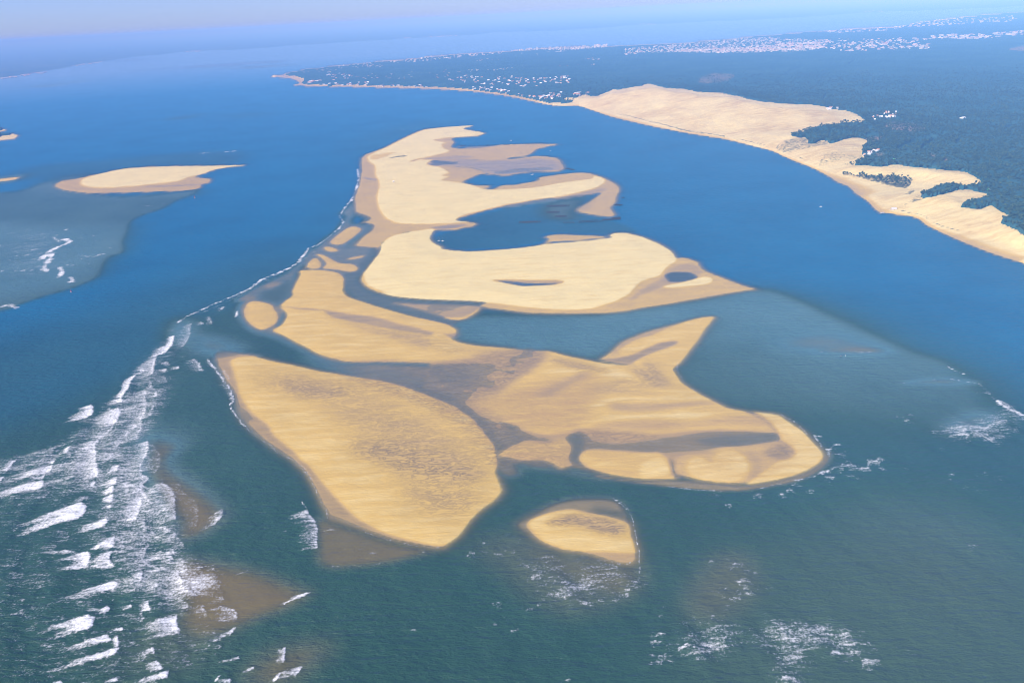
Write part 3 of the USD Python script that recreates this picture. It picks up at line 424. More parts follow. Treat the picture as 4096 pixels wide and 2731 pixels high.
for q in [
    ([(305, -20), (300, 20), (290, 40)], 320, .95), ([(600, 140), (620, 170), (615, 205), (570, 250)], 440, 1, (-1, .33)), ([(815, 30), (822, 70)], 150, .95), ([(820, 90), (815, 135)], 130, .95), ([(800, 160), (810, 180)], 60, .9), ([(610, 100), (600, 130)], 100, .6), ([(640, 105)], 80, .5), ([(770, 262), (775, 285), (740, 320)], 230, .95),
    ([(1030, 0), (1040, 70), (1105, 150)], 210, .62), ([(1030, 100), (1010, 180), (985, 260)], 180, .85), ([(1180, 0), (1250, 70), (1270, 140), (1270, 220), (1280, 265)], 240, .58), ([(1300, 0), (1340, 60), (1420, 130), (1440, 200), (1440, 260), (1420, 320)], 120, .3), ([(1610, 190), (1612, 230), (1550, 300)], 120, .6, (-1, .5)),
    ([(1050, 260), (1060, 350)], 120, .65), ([(1190, 340), (1222, 352)], 150, .65), ([(1000, 350), (990, 390)], 150, .6), ([(830, 395), (830, 430), (815, 465)], 150, .95), ([(720, 465)], 60, .9), ([(640, 490), (652, 530), (630, 600)], 200, 1), ([(470, 485), (560, 500)], 390, .7, (-1, .12)), ([(805, 500), (805, 560), (830, 600)], 170, .85), ([(1075, 450), (1050, 510), (1050, 560), (1090, 600)], 190, .62),
    ([(1270, 370), (1330, 440), (1340, 470)], 170, .5), ([(1260, 480), (1270, 520)], 190, .6), ([(1320, 540), (1335, 590)], 150, .62), ([(1280, 640), (1310, 690), (1330, 760), (1430, 810)], 200, .75), ([(1450, 600), (1470, 700), (1440, 790)], 150, .42), ([(1545, 600), (1570, 690), (1610, 790), (1630, 850)], 100, .34), ([(1170, 610), (1205, 622)], 180, .7), ([(1035, 650), (1035, 690)], 110, .95),
    ([(830, 705), (848, 730), (820, 760)], 390, .98, (-1, .3)), ([(1140, 740)], 70, .9), ([(1130, 730), (1250, 810), (1350, 870), (1350, 900)], 260, .5), ([(780, 885), (790, 905), (760, 935)], 70, 1), ([(640, 960), (685, 985), (665, 1030), (640, 1060)], 310, 1, (-1, .26)), ([(1075, 860), (1085, 920)], 140, .85), ([(950, 890)], 60, .9), ([(1480, 880), (1500, 960)], 190, .5), ([(1590, 890), (1700, 920), (1720, 990)], 180, .55),
    ([(1280, 950), (1285, 1020), (1310, 1080)], 250, .85), ([(885, 1040), (888, 1060)], 150, .85), ([(780, 1100), (802, 1140)], 520, .92, (-1, .3)), ([(850, 1100), (855, 1180)], 60, .85), ([(862, 1192), (840, 1220), (800, 1250)], 500, .95, (-1, .28)), ([(1110, 1195), (1122, 1225)], 210, .75), ([(1140, 1290), (1180, 1350)], 220, .85), ([(1222, 1365), (1215, 1410)], 340, .95), ([(1710, 1040), (1670, 1090)], 210, .75, (-1, .5)), ([(1600, 1180)], 140, .5),
    ([(1725, 1265)], 150, .65), ([(2070, 1190), (2065, 1300)], 160, .75), ([(2190, 1320), (2140, 1390)], 270, .75), ([(2030, 1380), (2000, 1430)], 70, .9), ([(1840, 1340)], 80, .85), ([(850, 1420)], 70, 1), ([(1670, 1410), (1670, 1447)], 260, .75), ([(1600, 1390), (1570, 1430)], 50, .85), ([(2245, 785), (2200, 815), (2060, 870)], 120, 1, (-1, .3)), ([(1560, 585), (1450, 610)], 130, .5), ([(1795, 635), (1720, 660)], 60, .4), ([(330, 90)], 120, .5), ([(435, 1435)], 50, 1), ([(160, 930)], 120, .5), ([(300, 740)], 120, .4), ([(180, 840)], 60, .5)]:
    breaker('G', *q)
swash('E', [(2250, 120), (2255, 170), (2240, 240), (2210, 310), (2160, 370), (2140, 420), (2160, 450), (2120, 500), (2060, 550), (2000, 590), (1940, 615)], 15, .9)
swash('E', [(1940, 615), (1900, 670), (1850, 720), (1750, 770), (1650, 810), (1580, 860)], 24, .95)
swash('E', [(1600, 850), (1500, 900), (1430, 930), (1330, 970), (1250, 1010), (1180, 1040), (1120, 1080)], 22, .9)
swash('E', [(1990, 625), (1900, 690), (1780, 760), (1640, 835), (1500, 915), (1350, 985), (1230, 1035)], 26, .42)
for a, b, w, k in [((1320, 1040), (1335, 1090), 60, .5), ((1410, 980), (1400, 1000), 60, .6), ((1270, 1075), (1275, 1090), 70, .6)]:
    breaker('E', [a, b], w, k)
for pts, w, k in [([(1490, 1010), (1500, 1040)], 8, .7), ([(340, 545), (380, 575)], 10, .9), ([(350, 535), (415, 520)], 7, .7), ([(410, 555), (440, 575), (400, 595), (340, 620), (290, 655), (260, 690)], 18, .95), ([(330, 650), (310, 695), (285, 735), (295, 760)], 20, .95), ([(385, 735), (395, 765), (365, 805)], 16, .95), ([(440, 790), (460, 820), (430, 825)], 16, .9), ([(150, 558), (290, 545)], 5, .7), ([(130, 632), (235, 620)], 6, .8), ([(110, 662), (290, 648)], 5, .75), ([(150, 692), (250, 680)], 5, .8), ([(100, 757), (230, 750)], 7, .9), ([(20, 692), (90, 686)], 7, .9), ([(0, 650), (20, 645)], 6, .9), ([(0, 760), (40, 758)], 6, .9), ([(0, 600), (5, 598)], 8, .9), ([(520, 660), (580, 668), (660, 648)], 14, .75), ([(400, 720), (480, 722), (560, 708)], 8, .7), ([(480, 690), (520, 680)], 8, .8), ([(920, 350), (1000, 345), (1075, 333)], 8, .75), ([(280, 97), (400, 80), (580, 50)], 4, .55), ([(1250, 22), (1360, 15), (1480, 8)], 6, .85), ([(640, 440), (690, 435)], 5, .7), ([(660, 487), (720, 470)], 4, .7), ([(415, 498), (430, 500)], 6, .9), ([(0, 985), (60, 970), (115, 990)], 22, .8), ([(490, 553), (525, 550)], 5, .7), ([(600, 570), (690, 562)], 4, .6), ([(580, 540), (590, 538)], 5, .9), ([(690, 612), (705, 612)], 6, .9), ([(300, 275), (500, 285), (700, 285), (1000, 275), (1230, 265)], 5, .4), ([(0, 215), (60, 210)], 6, .6), ([(90, 160), (168, 152)], 6, .7), ([(120, 376), (145, 378)], 5, .6), ([(155, 915), (160, 917)], 5, .9)]:
    swash('E', pts, w * 1.9, k)
for pts, w, k in [([(320, 93), (465, 78)], 4, .4), ([(440, 108), (560, 98), (660, 92)], 3, .4), ([(400, 132), (650, 103)], 3, .35), ([(350, 150), (620, 122)], 3, .35), ([(240, 300), (236, 340), (240, 400), (232, 460)], 5, .6)]:
    swash('A', pts, w, k)
for pts, w, k in [([(390, 720), (440, 790), (490, 855), (538, 930), (556, 990), (535, 1025), (570, 1085), (620, 1150), (660, 1195)], 13, .95), ([(480, 880), (525, 950), (540, 1000)], 26, .5), ([(660, 1195), (730, 1245), (800, 1290), (845, 1335)], 8, .85), ([(845, 1335), (950, 1392), (1020, 1455), (1080, 1545)], 5, .6), ([(590, 400), (575, 440)], 10, .9), ([(440, 668), (450, 665)], 6, .9)]:
    swash('B', pts, w, k)
for a, b, tr, k in [((330, 740), (335, 770), 60, .6), ((190, 770), (185, 775), 60, .6), ((500, 790), (530, 850), 60, .4)]:
    breaker('B', [a, b], tr, k)
for pts, w, k in [([(40, 20), (150, 80), (210, 150), (245, 240), (300, 350), (310, 400)], 5, .7), ([(530, 480), (650, 520), (760, 548), (880, 565), (990, 570)], 6, .85), ([(340, 680), (480, 676), (600, 665), (710, 640)], 7, .7), ([(790, 620), (980, 572)], 5, .5), ([(1990, 285), (2050, 310), (2090, 370), (2112, 440), (2127, 520), (2142, 600), (2145, 690)], 8, .9), ([(1980, 656), (2060, 670), (2095, 660)], 6, .9), ([(155, 295), (200, 365), (245, 440), (248, 580)], 7, .9), ([(2150, 690), (2140, 760), (2110, 790)], 16, .5)]:
    swash('H', pts, w, k)
for q in [([(1535, 330), (1548, 355), (1600, 380)], 60, .6, (1, .35)), ([(1600, 380), (1645, 400)], 60, .5, (0.6, .8)), ([(1480, 440), (1560, 415)], 60, .5, (.9, .5)), ([(1400, 455), (1470, 445)], 60, .5, (.9, .5)), ([(1330, 455), (1390, 460)], 50, .5, (.9, .5))]:
    breaker('I', *q)
breaker('H', [(185, 350), (245, 440), (247, 500), (248, 575)], 110, .6)
for pts, w, k in [([(1375, 560), (1340, 590), (1350, 655), (1400, 720), (1480, 770), (1600, 840), (1700, 868)], 5, .6), ([(1950, 893), (2020, 930), (2072, 970), (2100, 1005)], 7, .85), ([(2140, 1010), (2170, 1050), (2200, 1090), (2228, 1105)], 12, .95), ([(2228, 1140), (2235, 1095), (2270, 1070), (2330, 1080)], 14, .9), ([(2140, 1015), (2190, 1025)], 9, .8), ([(2150, 1245), (2250, 1210), (2320, 1185)], 20, .6), ([(1780, 1340), (1880, 1312), (2000, 1285), (2120, 1262), (2250, 1225)], 22, .55), ([(1500, 1338), (1600, 1342), (1690, 1326)], 7, .85), ([(1260, 1312), (1420, 1332), (1560, 1338)], 6, .8), ([(870, 1280), (1000, 1275), (1180, 1294)], 6, .5), ([(960, 1385), (1000, 1410), (1040, 1450)], 10, .8), ([(2260, 1165), (2310, 1200)], 10, .7), ([(2230, 1110), (2330, 1135)], 10, .5)]:
    swash('C', pts, w, k)
for pts, w, k in [([(1305, 180), (1340, 200), (1385, 215)], 8, .95), ([(1110, 255), (1200, 243), (1330, 240), (1460, 258)], 5, .75), ([(1435, 297), (1495, 302)], 10, .85), ([(1530, 335), (1545, 352), (1590, 375), (1645, 400)], 16, .9), ([(1530, 330), (1540, 350)], 9, 1), ([(1450, 260), (1500, 310), (1540, 360)], 14, .4), ([(1550, 370), (1650, 420)], 30, .4), ([(1210, 466), (1295, 465)], 9, .9), ([(750, 118), (860, 117), (1000, 122)], 3, .7), ([(1330, 440), (1430, 445), (1540, 430)], 10, .45), ([(1310, 470), (1400, 475), (1500, 505)], 10, .6), ([(1560, 400), (1640, 415)], 12, .6), ([(1320, 440), (1350, 470)], 8, .6), ([(935, 80), (960, 85)], 4, .7)]:
    swash('I', pts, w, k)
for x, y, s, k in [(1330, 468, 40, .9), (1380, 480, 45, 1), (1430, 470, 40, .9), (1465, 485, 45, .9), (1500, 500, 30, .9), (1440, 445, 30, .9), (1490, 445, 30, .8), (1530, 440, 28, .9), (1500, 420, 26, .8), (1545, 415, 24, .8), (1605, 462, 26, .9), (1385, 445, 26, .8), (1130, 418, 26, .9), (1143, 392, 14, .8), (1085, 400, 14, .8), (1240, 380, 12, .7), (1110, 405, 18, .5), (985, 598, 52, .95), (940, 628, 50, .95), (885, 614, 44, .85), (835, 565, 40, .5), (800, 540, 30, .7), (345, 786, 26, .95), (708, 724, 24, .95), (290, 740, 34, .8), (615, 724, 36, .95), (640, 695, 40, .5), (580, 740, 16, .9), (475, 746, 40, .8), (790, 665, 44, .7), (830, 640, 30, .7), (1325, 655, 24, .8), (1325, 675, 24, .7), (1120, 630, 22, .6), (1470, 648, 20, .7), (1528, 660, 30, .6), (1400, 705, 60, .38), (1470, 695, 60, .22), (1415, 965, 50, .5), (1325, 928, 40, .25), (1285, 540, 24, .5), (270, 1035, 24, .7), (262, 1022, 18, .9), (385, 1045, 44, .8), (350, 1030, 50, .4), (412, 1120, 60, .85), (425, 1145, 70, .5), (375, 1195, 50, .85), (325, 1150, 44, .6), (430, 1075, 26, .8), (450, 1135, 12, .9), (340, 1245, 12, .9), (275, 1276, 14, .9), (330, 1268, 14, .9), (60, 1270, 34, .7), (65, 1230, 14, .9), (50, 1352, 40, .9), (30, 1385, 50, .9), (60, 1445, 50, .95), (40, 1475, 30, .8), (165, 1412, 80, .95), (215, 1380, 90, .45), (270, 1330, 44, .9), (250, 1362, 40, .9), (320, 1350, 50, .6), (235, 1300, 20, .9), (310, 1400, 80, .4), (185, 1345, 50, .5), (300, 1318, 22, .9), (335, 1317, 16, .9), (595, 1335, 66, .95), (612, 1372, 72, .95), (560, 1345, 60, .6), (640, 1308, 36, .9), (520, 1325, 40, .4), (690, 1308, 30, .9), (740, 1330, 110, .6), (800, 1345, 110, .6), (850, 1362, 80, .9), (862, 1395, 80, .85), (750, 1390, 24, .95), (695, 1388, 18, .9), (710, 1360, 70, .4), (815, 1435, 34, 1), (900, 1434, 44, .95), (930, 1395, 60, .4), (960, 1468, 56, 1), (985, 1464, 10, .8), (620, 1450, 60, .95), (650, 1495, 60, .5), (612, 1548, 60, 1), (570, 1500, 50, .4), (690, 1520, 60, .35), (510, 1400, 70, .45), (500, 1380, 40, .3), (1115, 1307, 14, .8), (560, 1230, 60, .22), (1130, 1430, 90, .2), (1100, 1410, 70, .2), (685, 1270, 14, .6), (145, 1224, 10, .8), (100, 1320, 20, .4), (845, 1440, 50, .5), (1165, 1475, 20, .3)]:
    cap('I', x, y, s, k)
for x, y, s, k in [(1160, 603, 42, .85), (1140, 628, 40, .4), (1240, 594, 24, .9), (1230, 542, 20, .7), (1330, 606, 34, .8), (1300, 602, 30, .7), (1400, 597, 40, .7), (1482, 680, 36, .9), (1450, 640, 24, .8), (1458, 660, 26, .8), (1540, 742, 60, .8), (1550, 705, 46, .7), (1585, 715, 30, .6), (1622, 745, 30, .75), (1660, 750, 28, .7), (1720, 772, 38, .8), (1755, 795, 34, .85), (1770, 820, 18, .9), (1640, 848, 66, .95), (1625, 838, 30, .8), (1700, 842, 40, .85), (1715, 860, 44, .6), (1790, 870, 26, .95), (1785, 890, 24, .6), (1830, 892, 50, .9), (1820, 905, 40, .8), (1850, 806, 40, .7), (1862, 840, 46, .55), (1915, 878, 34, .9), (1745, 915, 40, .6), (2000, 882, 34, .9), (2070, 848, 44, .95), (2060, 862, 36, .7), (2122, 772, 44, .9), (2072, 815, 30, .8), (2100, 790, 40, .5), (2140, 720, 24, .6), (2115, 690, 20, .5), (1320, 893, 28, 1), (1316, 915, 24, .5), (1555, 896, 22, .9), (1552, 915, 18, .6), (1500, 936, 38, .9), (1522, 930, 26, .9), (822, 1050, 26, .9), (770, 1040, 12, .6), (1405, 1056, 30, .95), (1295, 1020, 28, .8), (1400, 985, 26, .5), (1358, 975, 10, .7), (1820, 705, 40, .6), (1580, 635, 16, .8), (1575, 660, 14, .5), (1440, 525, 16, .8), (1360, 586, 24, .5), (1520, 622, 20, .6), (1640, 655, 20, .4), (1560, 660, 14, .4), (2060, 740, 50, .4), (1970, 770, 40, .35), (1920, 735, 30, .3), (575, 600, 34, .6), (500, 575, 20, .5), (330, 465, 40, .5), (1680, 722, 14, .8), (1730, 690, 20, .4), (1755, 690, 14, .4), (65, 475, 20, .9), (1730, 1350, 40, .7), (1680, 1278, 16, .6), (1400, 1320, 120, .2)]:
    cap('H', x, y, s, k)
maps['foam'] = np.asarray(FOAM, np.float32) / 255
maps['foam'] = np.maximum(maps['foam'] * 0.85, ndimage.gaussian_filter(maps['foam'], 0.7))
paint(P('F', (1480, 180), (1440, 360), (1330, 480), (1300, 640), (1210, 900), (1120, 1060), (1160, 1200), (1200, 1400), (1300, 1500), (1350, 1640), (1380, 1800), (1420, 2000), (1700, 2150), (1600, 2300), (1300, 2350), (950, 2300), (850, 2000), (760, 1700), (640, 1500), (400, 1520), (100, 1560), (-100, 1560), (-100, 1300), (200, 1230), (460, 1140), (700, 1000), (860, 830), (1000, 740), (1080, 580), (1230, 430), (1380, 250)), blur=0.012, lace=1.8)
# lace: thin old foam drifting through the surf zone
paint(P('F', (1480, 150), (1500, 400), (1330, 560), (1330, 700), (1230, 900), (1150, 1100), (1200, 1400), (1330, 1568), (1450, 1800), (1450, 2100), (1600, 2500), (1900, 2700), (900, 3000), (0, 3000), (-200, 1500), (0, 1250), (450, 1130), (850, 800), (1080, 560), (1250, 380)), blur=0.012, lace=0.75, amount=0.6)
paint(P('H', (1500, 640), (2100, 660), (2150, 750), (2050, 880), (1800, 920), (1600, 850)), blur=0.02, lace=0.85)
paint(P('I', (1300, 440), (1600, 380), (1600, 480), (1450, 510), (1300, 490)), blur=0.012, lace=1.3)
paint(P('I', (150, 1300), (350, 1300), (350, 1440), (100, 1440)), blur=0.015, lace=1.1)
paint(P('I', (480, 1320), (700, 1290), (950, 1370), (930, 1420), (700, 1410), (700, 1550), (560, 1550), (560, 1420), (470, 1420)), blur=0.015, lace=1.15)
paint(P('B', (180, 430), (300, 470), (420, 700), (560, 960), (500, 950), (300, 820), (120, 800)), blur=0.02, lace=0.4)
paint(P('E', (0, 480), (400, 520), (480, 600), (470, 800), (350, 780), (0, 780)), blur=0.02, lace=0.7)

# beaches shelve gently: the depth and the height near a shoreline are bounded by the distance from it
rmap = np.exp(V0 + (np.arange(MH) + 0.5) * RES)[:, None]
out_d = ndimage.distance_transform_edt(Zm < 0.0) * RES * rmap
in_d = ndimage.distance_transform_edt(Zm >= 0.0) * RES * rmap
Zm = np.where(Zm < 0, np.maximum(Zm, -0.02 - 0.16 * np.maximum(out_d - 0.5 * RES * rmap, 0)), np.minimum(Zm, 0.02 + 0.035 * np.maximum(in_d - 0.5 * RES * rmap, 0)))
Zm = ndimage.gaussian_filter(Zm, 0.8).astype(np.float32)

# ---------------------------------------------------------------- the mesh grid over the place
ph = [math.radians(55.5)]
while ph[-1] > 0.0172:
    ph.append(ph[-1] - (0.0016 if ph[-1] > 0.6 else 0.0011))
PHI = np.array(ph); RR = ALT / np.tan(PHI)
DTH = 0.0015
TH = np.arange(-0.80, 0.8001, DTH)
NR, NC = len(RR), len(TH)
GX, GY = RR[:, None] * np.sin(TH)[None], RR[:, None] * np.cos(TH)[None]
GXY = np.stack([GX, GY, np.zeros_like(GX)], -1)


def sample(a, r=RR, t=TH, order=1):
    mv = (np.log(r) - V0) / RES; mu = (t - T0) / RES
    rr, cc = np.meshgrid(mv, mu, indexing='ij')
    return ndimage.map_coordinates(a, [rr, cc], order=order, mode='nearest').astype(np.float32)


GZ = sample(Zm)
G = {k: sample(v) for k, v in maps.items()}


def fb(p, scale, octaves=4, seed=0):
    return meshkit.fbm(np.asarray(p) / scale, octaves, seed)


n_big = fb(GXY, 160.0, 4, 3) - 0.5
n_mid = fb(GXY, 28.0, 3, 11) - 0.5
low = np.clip((GZ + 1.2) / 2.4, 0, 1)
GZ = GZ + n_big * 0.75 * low + n_mid * 0.26 * low * (1 + 2.0 * G['rill'])
dry = np.clip((GZ - 1.4) / 1.0, 0, 1)
GZ = GZ + dry * (0.3 * (fb(GXY, 90.0, 4, 5) - 0.45) + 0.12 * n_mid)

# ---- mainland: heights from the shore, the dune foot and the dune crests
SHORE = np.vstack([P('N', (150, 517), (210, 527), (270, 531), (320, 545), (330, 560), (300, 575), (400, 582), (700, 587), (1100, 597), (1300, 605), (1480, 615), (1650, 637), (1830, 668), (1960, 695), (2060, 710)),
                   P('M', (60, 153), (140, 152), (180, 163), (300, 205), (440, 240), (560, 265), (680, 288), (800, 308), (900, 325), (1000, 350), (1100, 375), (1180, 412), (1270, 448), (1340, 478), (1390, 508), (1430, 535), (1480, 555), (1520, 590), (1580, 630), (1630, 680), (1700, 690), (1790, 700), (1840, 720), (1870, 745), (1960, 790), (2050, 830), (2150, 870), (2250, 905), (2352, 935)),
                   np.array([(4260, 1100), (4500, 1185), (5000, 1380), (6000, 1800)])])
NORTH = np.vstack([np.array([(6000, -40), (4500, 22), (4096, 46), (3866, 66), (3751, 80), (3598, 107), (3293, 122), (3140, 136), (3033, 144), (2911, 157), (2758, 170), (2422, 184), (2250, 191), (2143, 197), (2042, 206), (1952, 209), (1833, 216), (1714, 227), (1595, 240), (1476, 250), (1357, 263), (1238, 275), (1179, 287), (1130, 297)]), P('N', (205, 498), (160, 506))])
landpx = np.vstack([SHORE, NORTH])
landxy = ground(np.vstack([spline(SHORE, False, 5), NORTH]))
im = Image.new('L', (MW, MH), 0)
ImageDraw.Draw(im).polygon([tuple(q) for q in to_map(landxy)], fill=255)
LAND = sample(np.asarray(im, np.float32) / 255)
ctrl, cz = [], []


def C3(px, z):
    px = np.asarray(px); z = np.broadcast_to(np.asarray(z, float), (len(px),))
    s = spline(np.column_stack([px, z]), False, 4)
    ctrl.append(ground(s[:, :2], s[:, 2])); cz.append(s[:, 2])
    return s


def crest(px, z, back=75, drop=0.55, flat=0):
    s = C3(px, z)
    w = ground(s[:, :2], s[:, 2])
    d = np.gradient(w, axis=0); n = np.stack([d[:, 1], -d[:, 0]], 1); n /= np.linalg.norm(n, axis=1, keepdims=True) + 1e-9
    n[(n * w).sum(1) < 0] *= -1
    for k, f in ((back, drop), (back * 2.5, drop * 0.9)):
        ctrl.append(w + n * k); cz.append(s[:, 2] * f)


C3(SHORE, 0.0); C3(NORTH, 1.0)
C3(P('M', (60, 147), (160, 152), (240, 172), (330, 198), (440, 222), (560, 252), (700, 277), (850, 300), (1000, 340), (1110, 370)), 5.0)
crest(np.vstack([P('S', (860, 470), (960, 375), (1040, 330), (1200, 325), (1320, 345), (1450, 320), (1600, 262), (1720, 212), (1800, 185), (1900, 195), (2100, 160)), P('M', (440, 62), (490, 50), (540, 60), (620, 75), (690, 80), (740, 92), (810, 95), (870, 98), (930, 110), (1000, 128), (1080, 142), (1200, 150), (1330, 157), (1410, 175), (1490, 185), (1540, 212), (1568, 234))]),
      [14, 30, 40, 44, 46, 52, 62, 74, 82, 86, 92, 98, 104, 103, 103, 103, 102, 100, 99, 96, 92, 88, 82, 74, 66, 58, 50, 42])
C3(P('M', (1480, 238), (1380, 250), (1280, 270), (1220, 288)), [40, 42, 42, 36])
C3(P('K', (210, 760), (330, 830), (600, 930), (870, 1050), (1000, 1110), (1200, 1170), (1500, 1235), (1800, 1310), (2200, 1410)), [5, 6, 6, 5, 5, 4, 5, 6, 7])
C3(P('K', (440, 555), (700, 470)), [40, 46])
C3(P('K', (250, 700), (650, 700), (820, 700)), [22, 30, 34])
crest(P('K', (1050, 700), (1200, 660), (1330, 625), (1450, 605), (1560, 610), (1640, 640)), [36, 38, 40, 40, 38, 34], 60, 0.7)
C3(P('K', (960, 880), (1050, 830), (1200, 815), (1300, 860), (1550, 880)), [26, 30, 32, 28, 24])
C3(P('K', (900, 1050), (1300, 960), (1500, 920)), [6, 18, 22])
crest(P('K', (1370, 1050), (1640, 1038), (1800, 1060), (2050, 1040), (2352, 1065)), [24, 32, 33, 35, 38], 60, 0.7)
crest(P('L', (0, 228), (160, 232), (350, 250), (480, 255), (620, 280), (880, 302), (1000, 312), (1090, 335), (1170, 380), (1250, 465)), [38, 38, 40, 42, 42, 42, 42, 40, 36, 28], 60, 0.6)
C3(P('L', (200, 480), (320, 410), (600, 500), (900, 505)), [9, 12, 16, 22])
C3(P('L', (130, 830), (350, 868), (480, 905), (560, 965), (700, 1032), (850, 1075), (1000, 1112), (1200, 1165), (1500, 1255), (1827, 1355), (2300, 1500)), [5, 5, 6, 6, 6, 6, 6, 6, 6, 6, 6])
C3(P('L', (200, 730), (420, 620), (520, 660)), [14, 28, 30])
crest(P('L', (640, 635), (760, 600), (900, 570), (1000, 560), (1130, 570), (1250, 595), (1340, 650)), [34, 37, 40, 40, 38, 34, 28], 50, 0.65)
C3(P('L', (940, 775), (1100, 800), (1400, 765), (1500, 830), (1630, 910), (1640, 1000), (1827, 1150), (2300, 1350)), [30, 34, 40, 40, 38, 36, 34, 34])
for x, y, z in [(4200, 700, 34), (4600, 800, 34), (5200, 900, 34), (4096, 500, 26), (3700, 480, 24), (3300, 470, 20), (3000, 350, 22), (2700, 280, 16), (3500, 300, 22), (4000, 250, 20), (4600, 300, 22), (5200, 200, 20), (2300, 330, 22), (2000, 290, 16), (1700, 300, 14), (1400, 310, 12), (2500, 330, 24), (4096, 100, 10), (3600, 160, 8), (3000, 200, 8), (2100, 240, 10), (3850, 600, 30), (3900, 680, 30), (3500, 560, 26), (3600, 620, 28)]:
    ctrl.append(ground([(x, y)], z)); cz.append(np.array([float(z)]))
ctrl, cz = np.vstack(ctrl), np.concatenate(cz)
_, uq = np.unique(np.round(ctrl, 1), axis=0, return_index=True)
interp = LinearNDInterpolator(ctrl[uq], cz[uq])
sel = LAND > 0.01
rows_l, cols_l = np.where(sel)
hl = np.zeros_like(GZ)
hl[sel] = np.nan_to_num(interp(np.stack([GX[sel], GY[sel]], 1)), nan=15.0)
w = ndimage.gaussian_filter(sel.astype(np.float32), 1.2)
hl = ndimage.gaussian_filter(hl, 1.2) / np.maximum(w, 1e-3)

# cover of the mainland, looked up where each point of the ground is seen
CW, CH = 2600, 1300                               # half-size photograph pixels, x from -500 to 4700
cov = {k: Image.new('L', (CW, 800), 0) for k in ('sand', 'scrub', 'clear', 'gap', 'town')}


def cover(name, px, val=255):
    ImageDraw.Draw(cov[name]).polygon([tuple(q) for q in (spline(px, n=6) + (500, 100)) / 2], fill=val)


SANDTOP = np.vstack([P('S', (740, 528), (860, 470), (960, 370), (1040, 330), (1200, 325), (1320, 345), (1450, 320), (1600, 260), (1720, 210), (1800, 183), (1900, 193), (2100, 158)), P('M', (440, 60), (490, 48), (540, 58), (620, 73), (690, 78), (740, 90), (810, 93), (870, 96), (930, 108), (1000, 126), (1080, 140), (1200, 148), (1330, 155), (1410, 172), (1490, 183), (1540, 210), (1572, 235), (1480, 239), (1380, 251), (1280, 271), (1220, 289), (1190, 301), (1150, 342), (1118, 368))])
beach_n = np.vstack([P('N', (210, 500), (260, 512), (350, 525), (365, 540), (345, 555), (400, 573), (700, 580), (1100, 588), (1300, 596), (1480, 607), (1650, 627), (1830, 656), (1960, 684), (2060, 700)), P('S', (420, 500), (560, 515), (740, 522))])
shore_s = spline(SHORE, False, 4)
cover('sand', np.vstack([beach_n, SANDTOP, P('K', (215, 755), (330, 640), (440, 575), (560, 600), (690, 590), (720, 680), (830, 690), (900, 640), (1000, 650), (1060, 690), (1200, 655), (1330, 620), (1450, 600), (1560, 605), (1645, 640), (1610, 700), (1560, 740), (1540, 820), (1560, 860), (1500, 870), (1620, 900), (1560, 940), (1480, 990), (1370, 1040), (1640, 1036), (1800, 1055), (2050, 1038), (2352, 1060)), P('L', (160, 230), (350, 249), (480, 253), (620, 279), (880, 300), (1000, 309), (1090, 333), (1170, 378), (1250, 468), (1150, 470), (1050, 505), (880, 505), (780, 490), (640, 520), (500, 580), (410, 625), (480, 680), (560, 660), (640, 633), (760, 598), (900, 568), (1000, 558), (1130, 568), (1250, 593), (1342, 650), (1260, 680), (1100, 700), (1000, 735), (940, 770), (1080, 785), (1190, 810), (1300, 770), (1400, 758), (1500, 830), (1630, 905), (1500, 965), (1600, 1040), (1720, 1090), (1827, 1150), (2300, 1330), (2300, 1700)), shore_s[::-1][6:]]))
cover('sand', P('S', (640, 390), (860, 378), (960, 380), (880, 400), (660, 405)), 200)
cover('scrub', P('K', (205, 765), (300, 660), (440, 600), (700, 590), (830, 640), (1050, 640), (1000, 710), (830, 745), (640, 780), (480, 820), (330, 840)), 140)
cover('scrub', P('K', (870, 1050), (960, 880), (1080, 820), (1250, 820), (1330, 860), (1550, 860), (1540, 930), (1200, 960), (1000, 1020)), 130)
cover('scrub', P('L', (140, 780), (280, 680), (420, 600), (620, 520), (800, 500), (1000, 520), (800, 580), (640, 620), (480, 680), (300, 720)), 140)
cover('scrub', P('L', (700, 980), (900, 860), (1050, 810), (1200, 830), (1000, 920), (850, 1010)), 60)
cover('scrub', P('L', (1200, 830), (1400, 850), (1600, 900), (1500, 950), (1300, 900)), 90)
cover('scrub', P('L', (200, 590), (280, 560), (350, 560), (280, 600)), 150)
cover('scrub', P('K', (1200, 1165), (1400, 1180), (1900, 1180), (2330, 1240), (2250, 1390), (1900, 1330), (1500, 1230)), 165)
cover('scrub', P('K', (1820, 1385), (1980, 1380), (1960, 1400), (1830, 1400)), 140)
cover('scrub', P('L', (0, 650), (100, 620), (150, 700), (60, 760), (0, 760)), 40)
cover('clear', P('Q', (650, 420), (720, 390), (830, 395), (800, 425), (680, 440)), 90)
cover('clear', P('K', (1950, 380), (2100, 390), (2352, 420), (2352, 480), (2200, 470), (2000, 470)), 110)
cover('clear', P('K', (1620, 600), (1800, 560), (1880, 590), (1750, 650)), 200)
cover('clear', P('K', (1780, 870), (1900, 880), (1850, 905)), 200)
cover('clear', P('L', (540, 60), (630, 95), (600, 100), (540, 75)), 230)
cover('clear', P('L', (750, 122), (800, 125), (790, 142), (750, 138)), 230)
cover('clear', P('Q', (1630, 650), (1720, 640), (1830, 670), (1800, 690), (1650, 680)), 120)
cover('clear', P('Z', (2180, 470), (2350, 440), (2500, 460), (2350, 490)), 160)
def track(name, px, w, val=255):
    ImageDraw.Draw(cov[name]).line([tuple(q) for q in (spline(px, False, 6) + (500, 100)) / 2], fill=val, width=w)


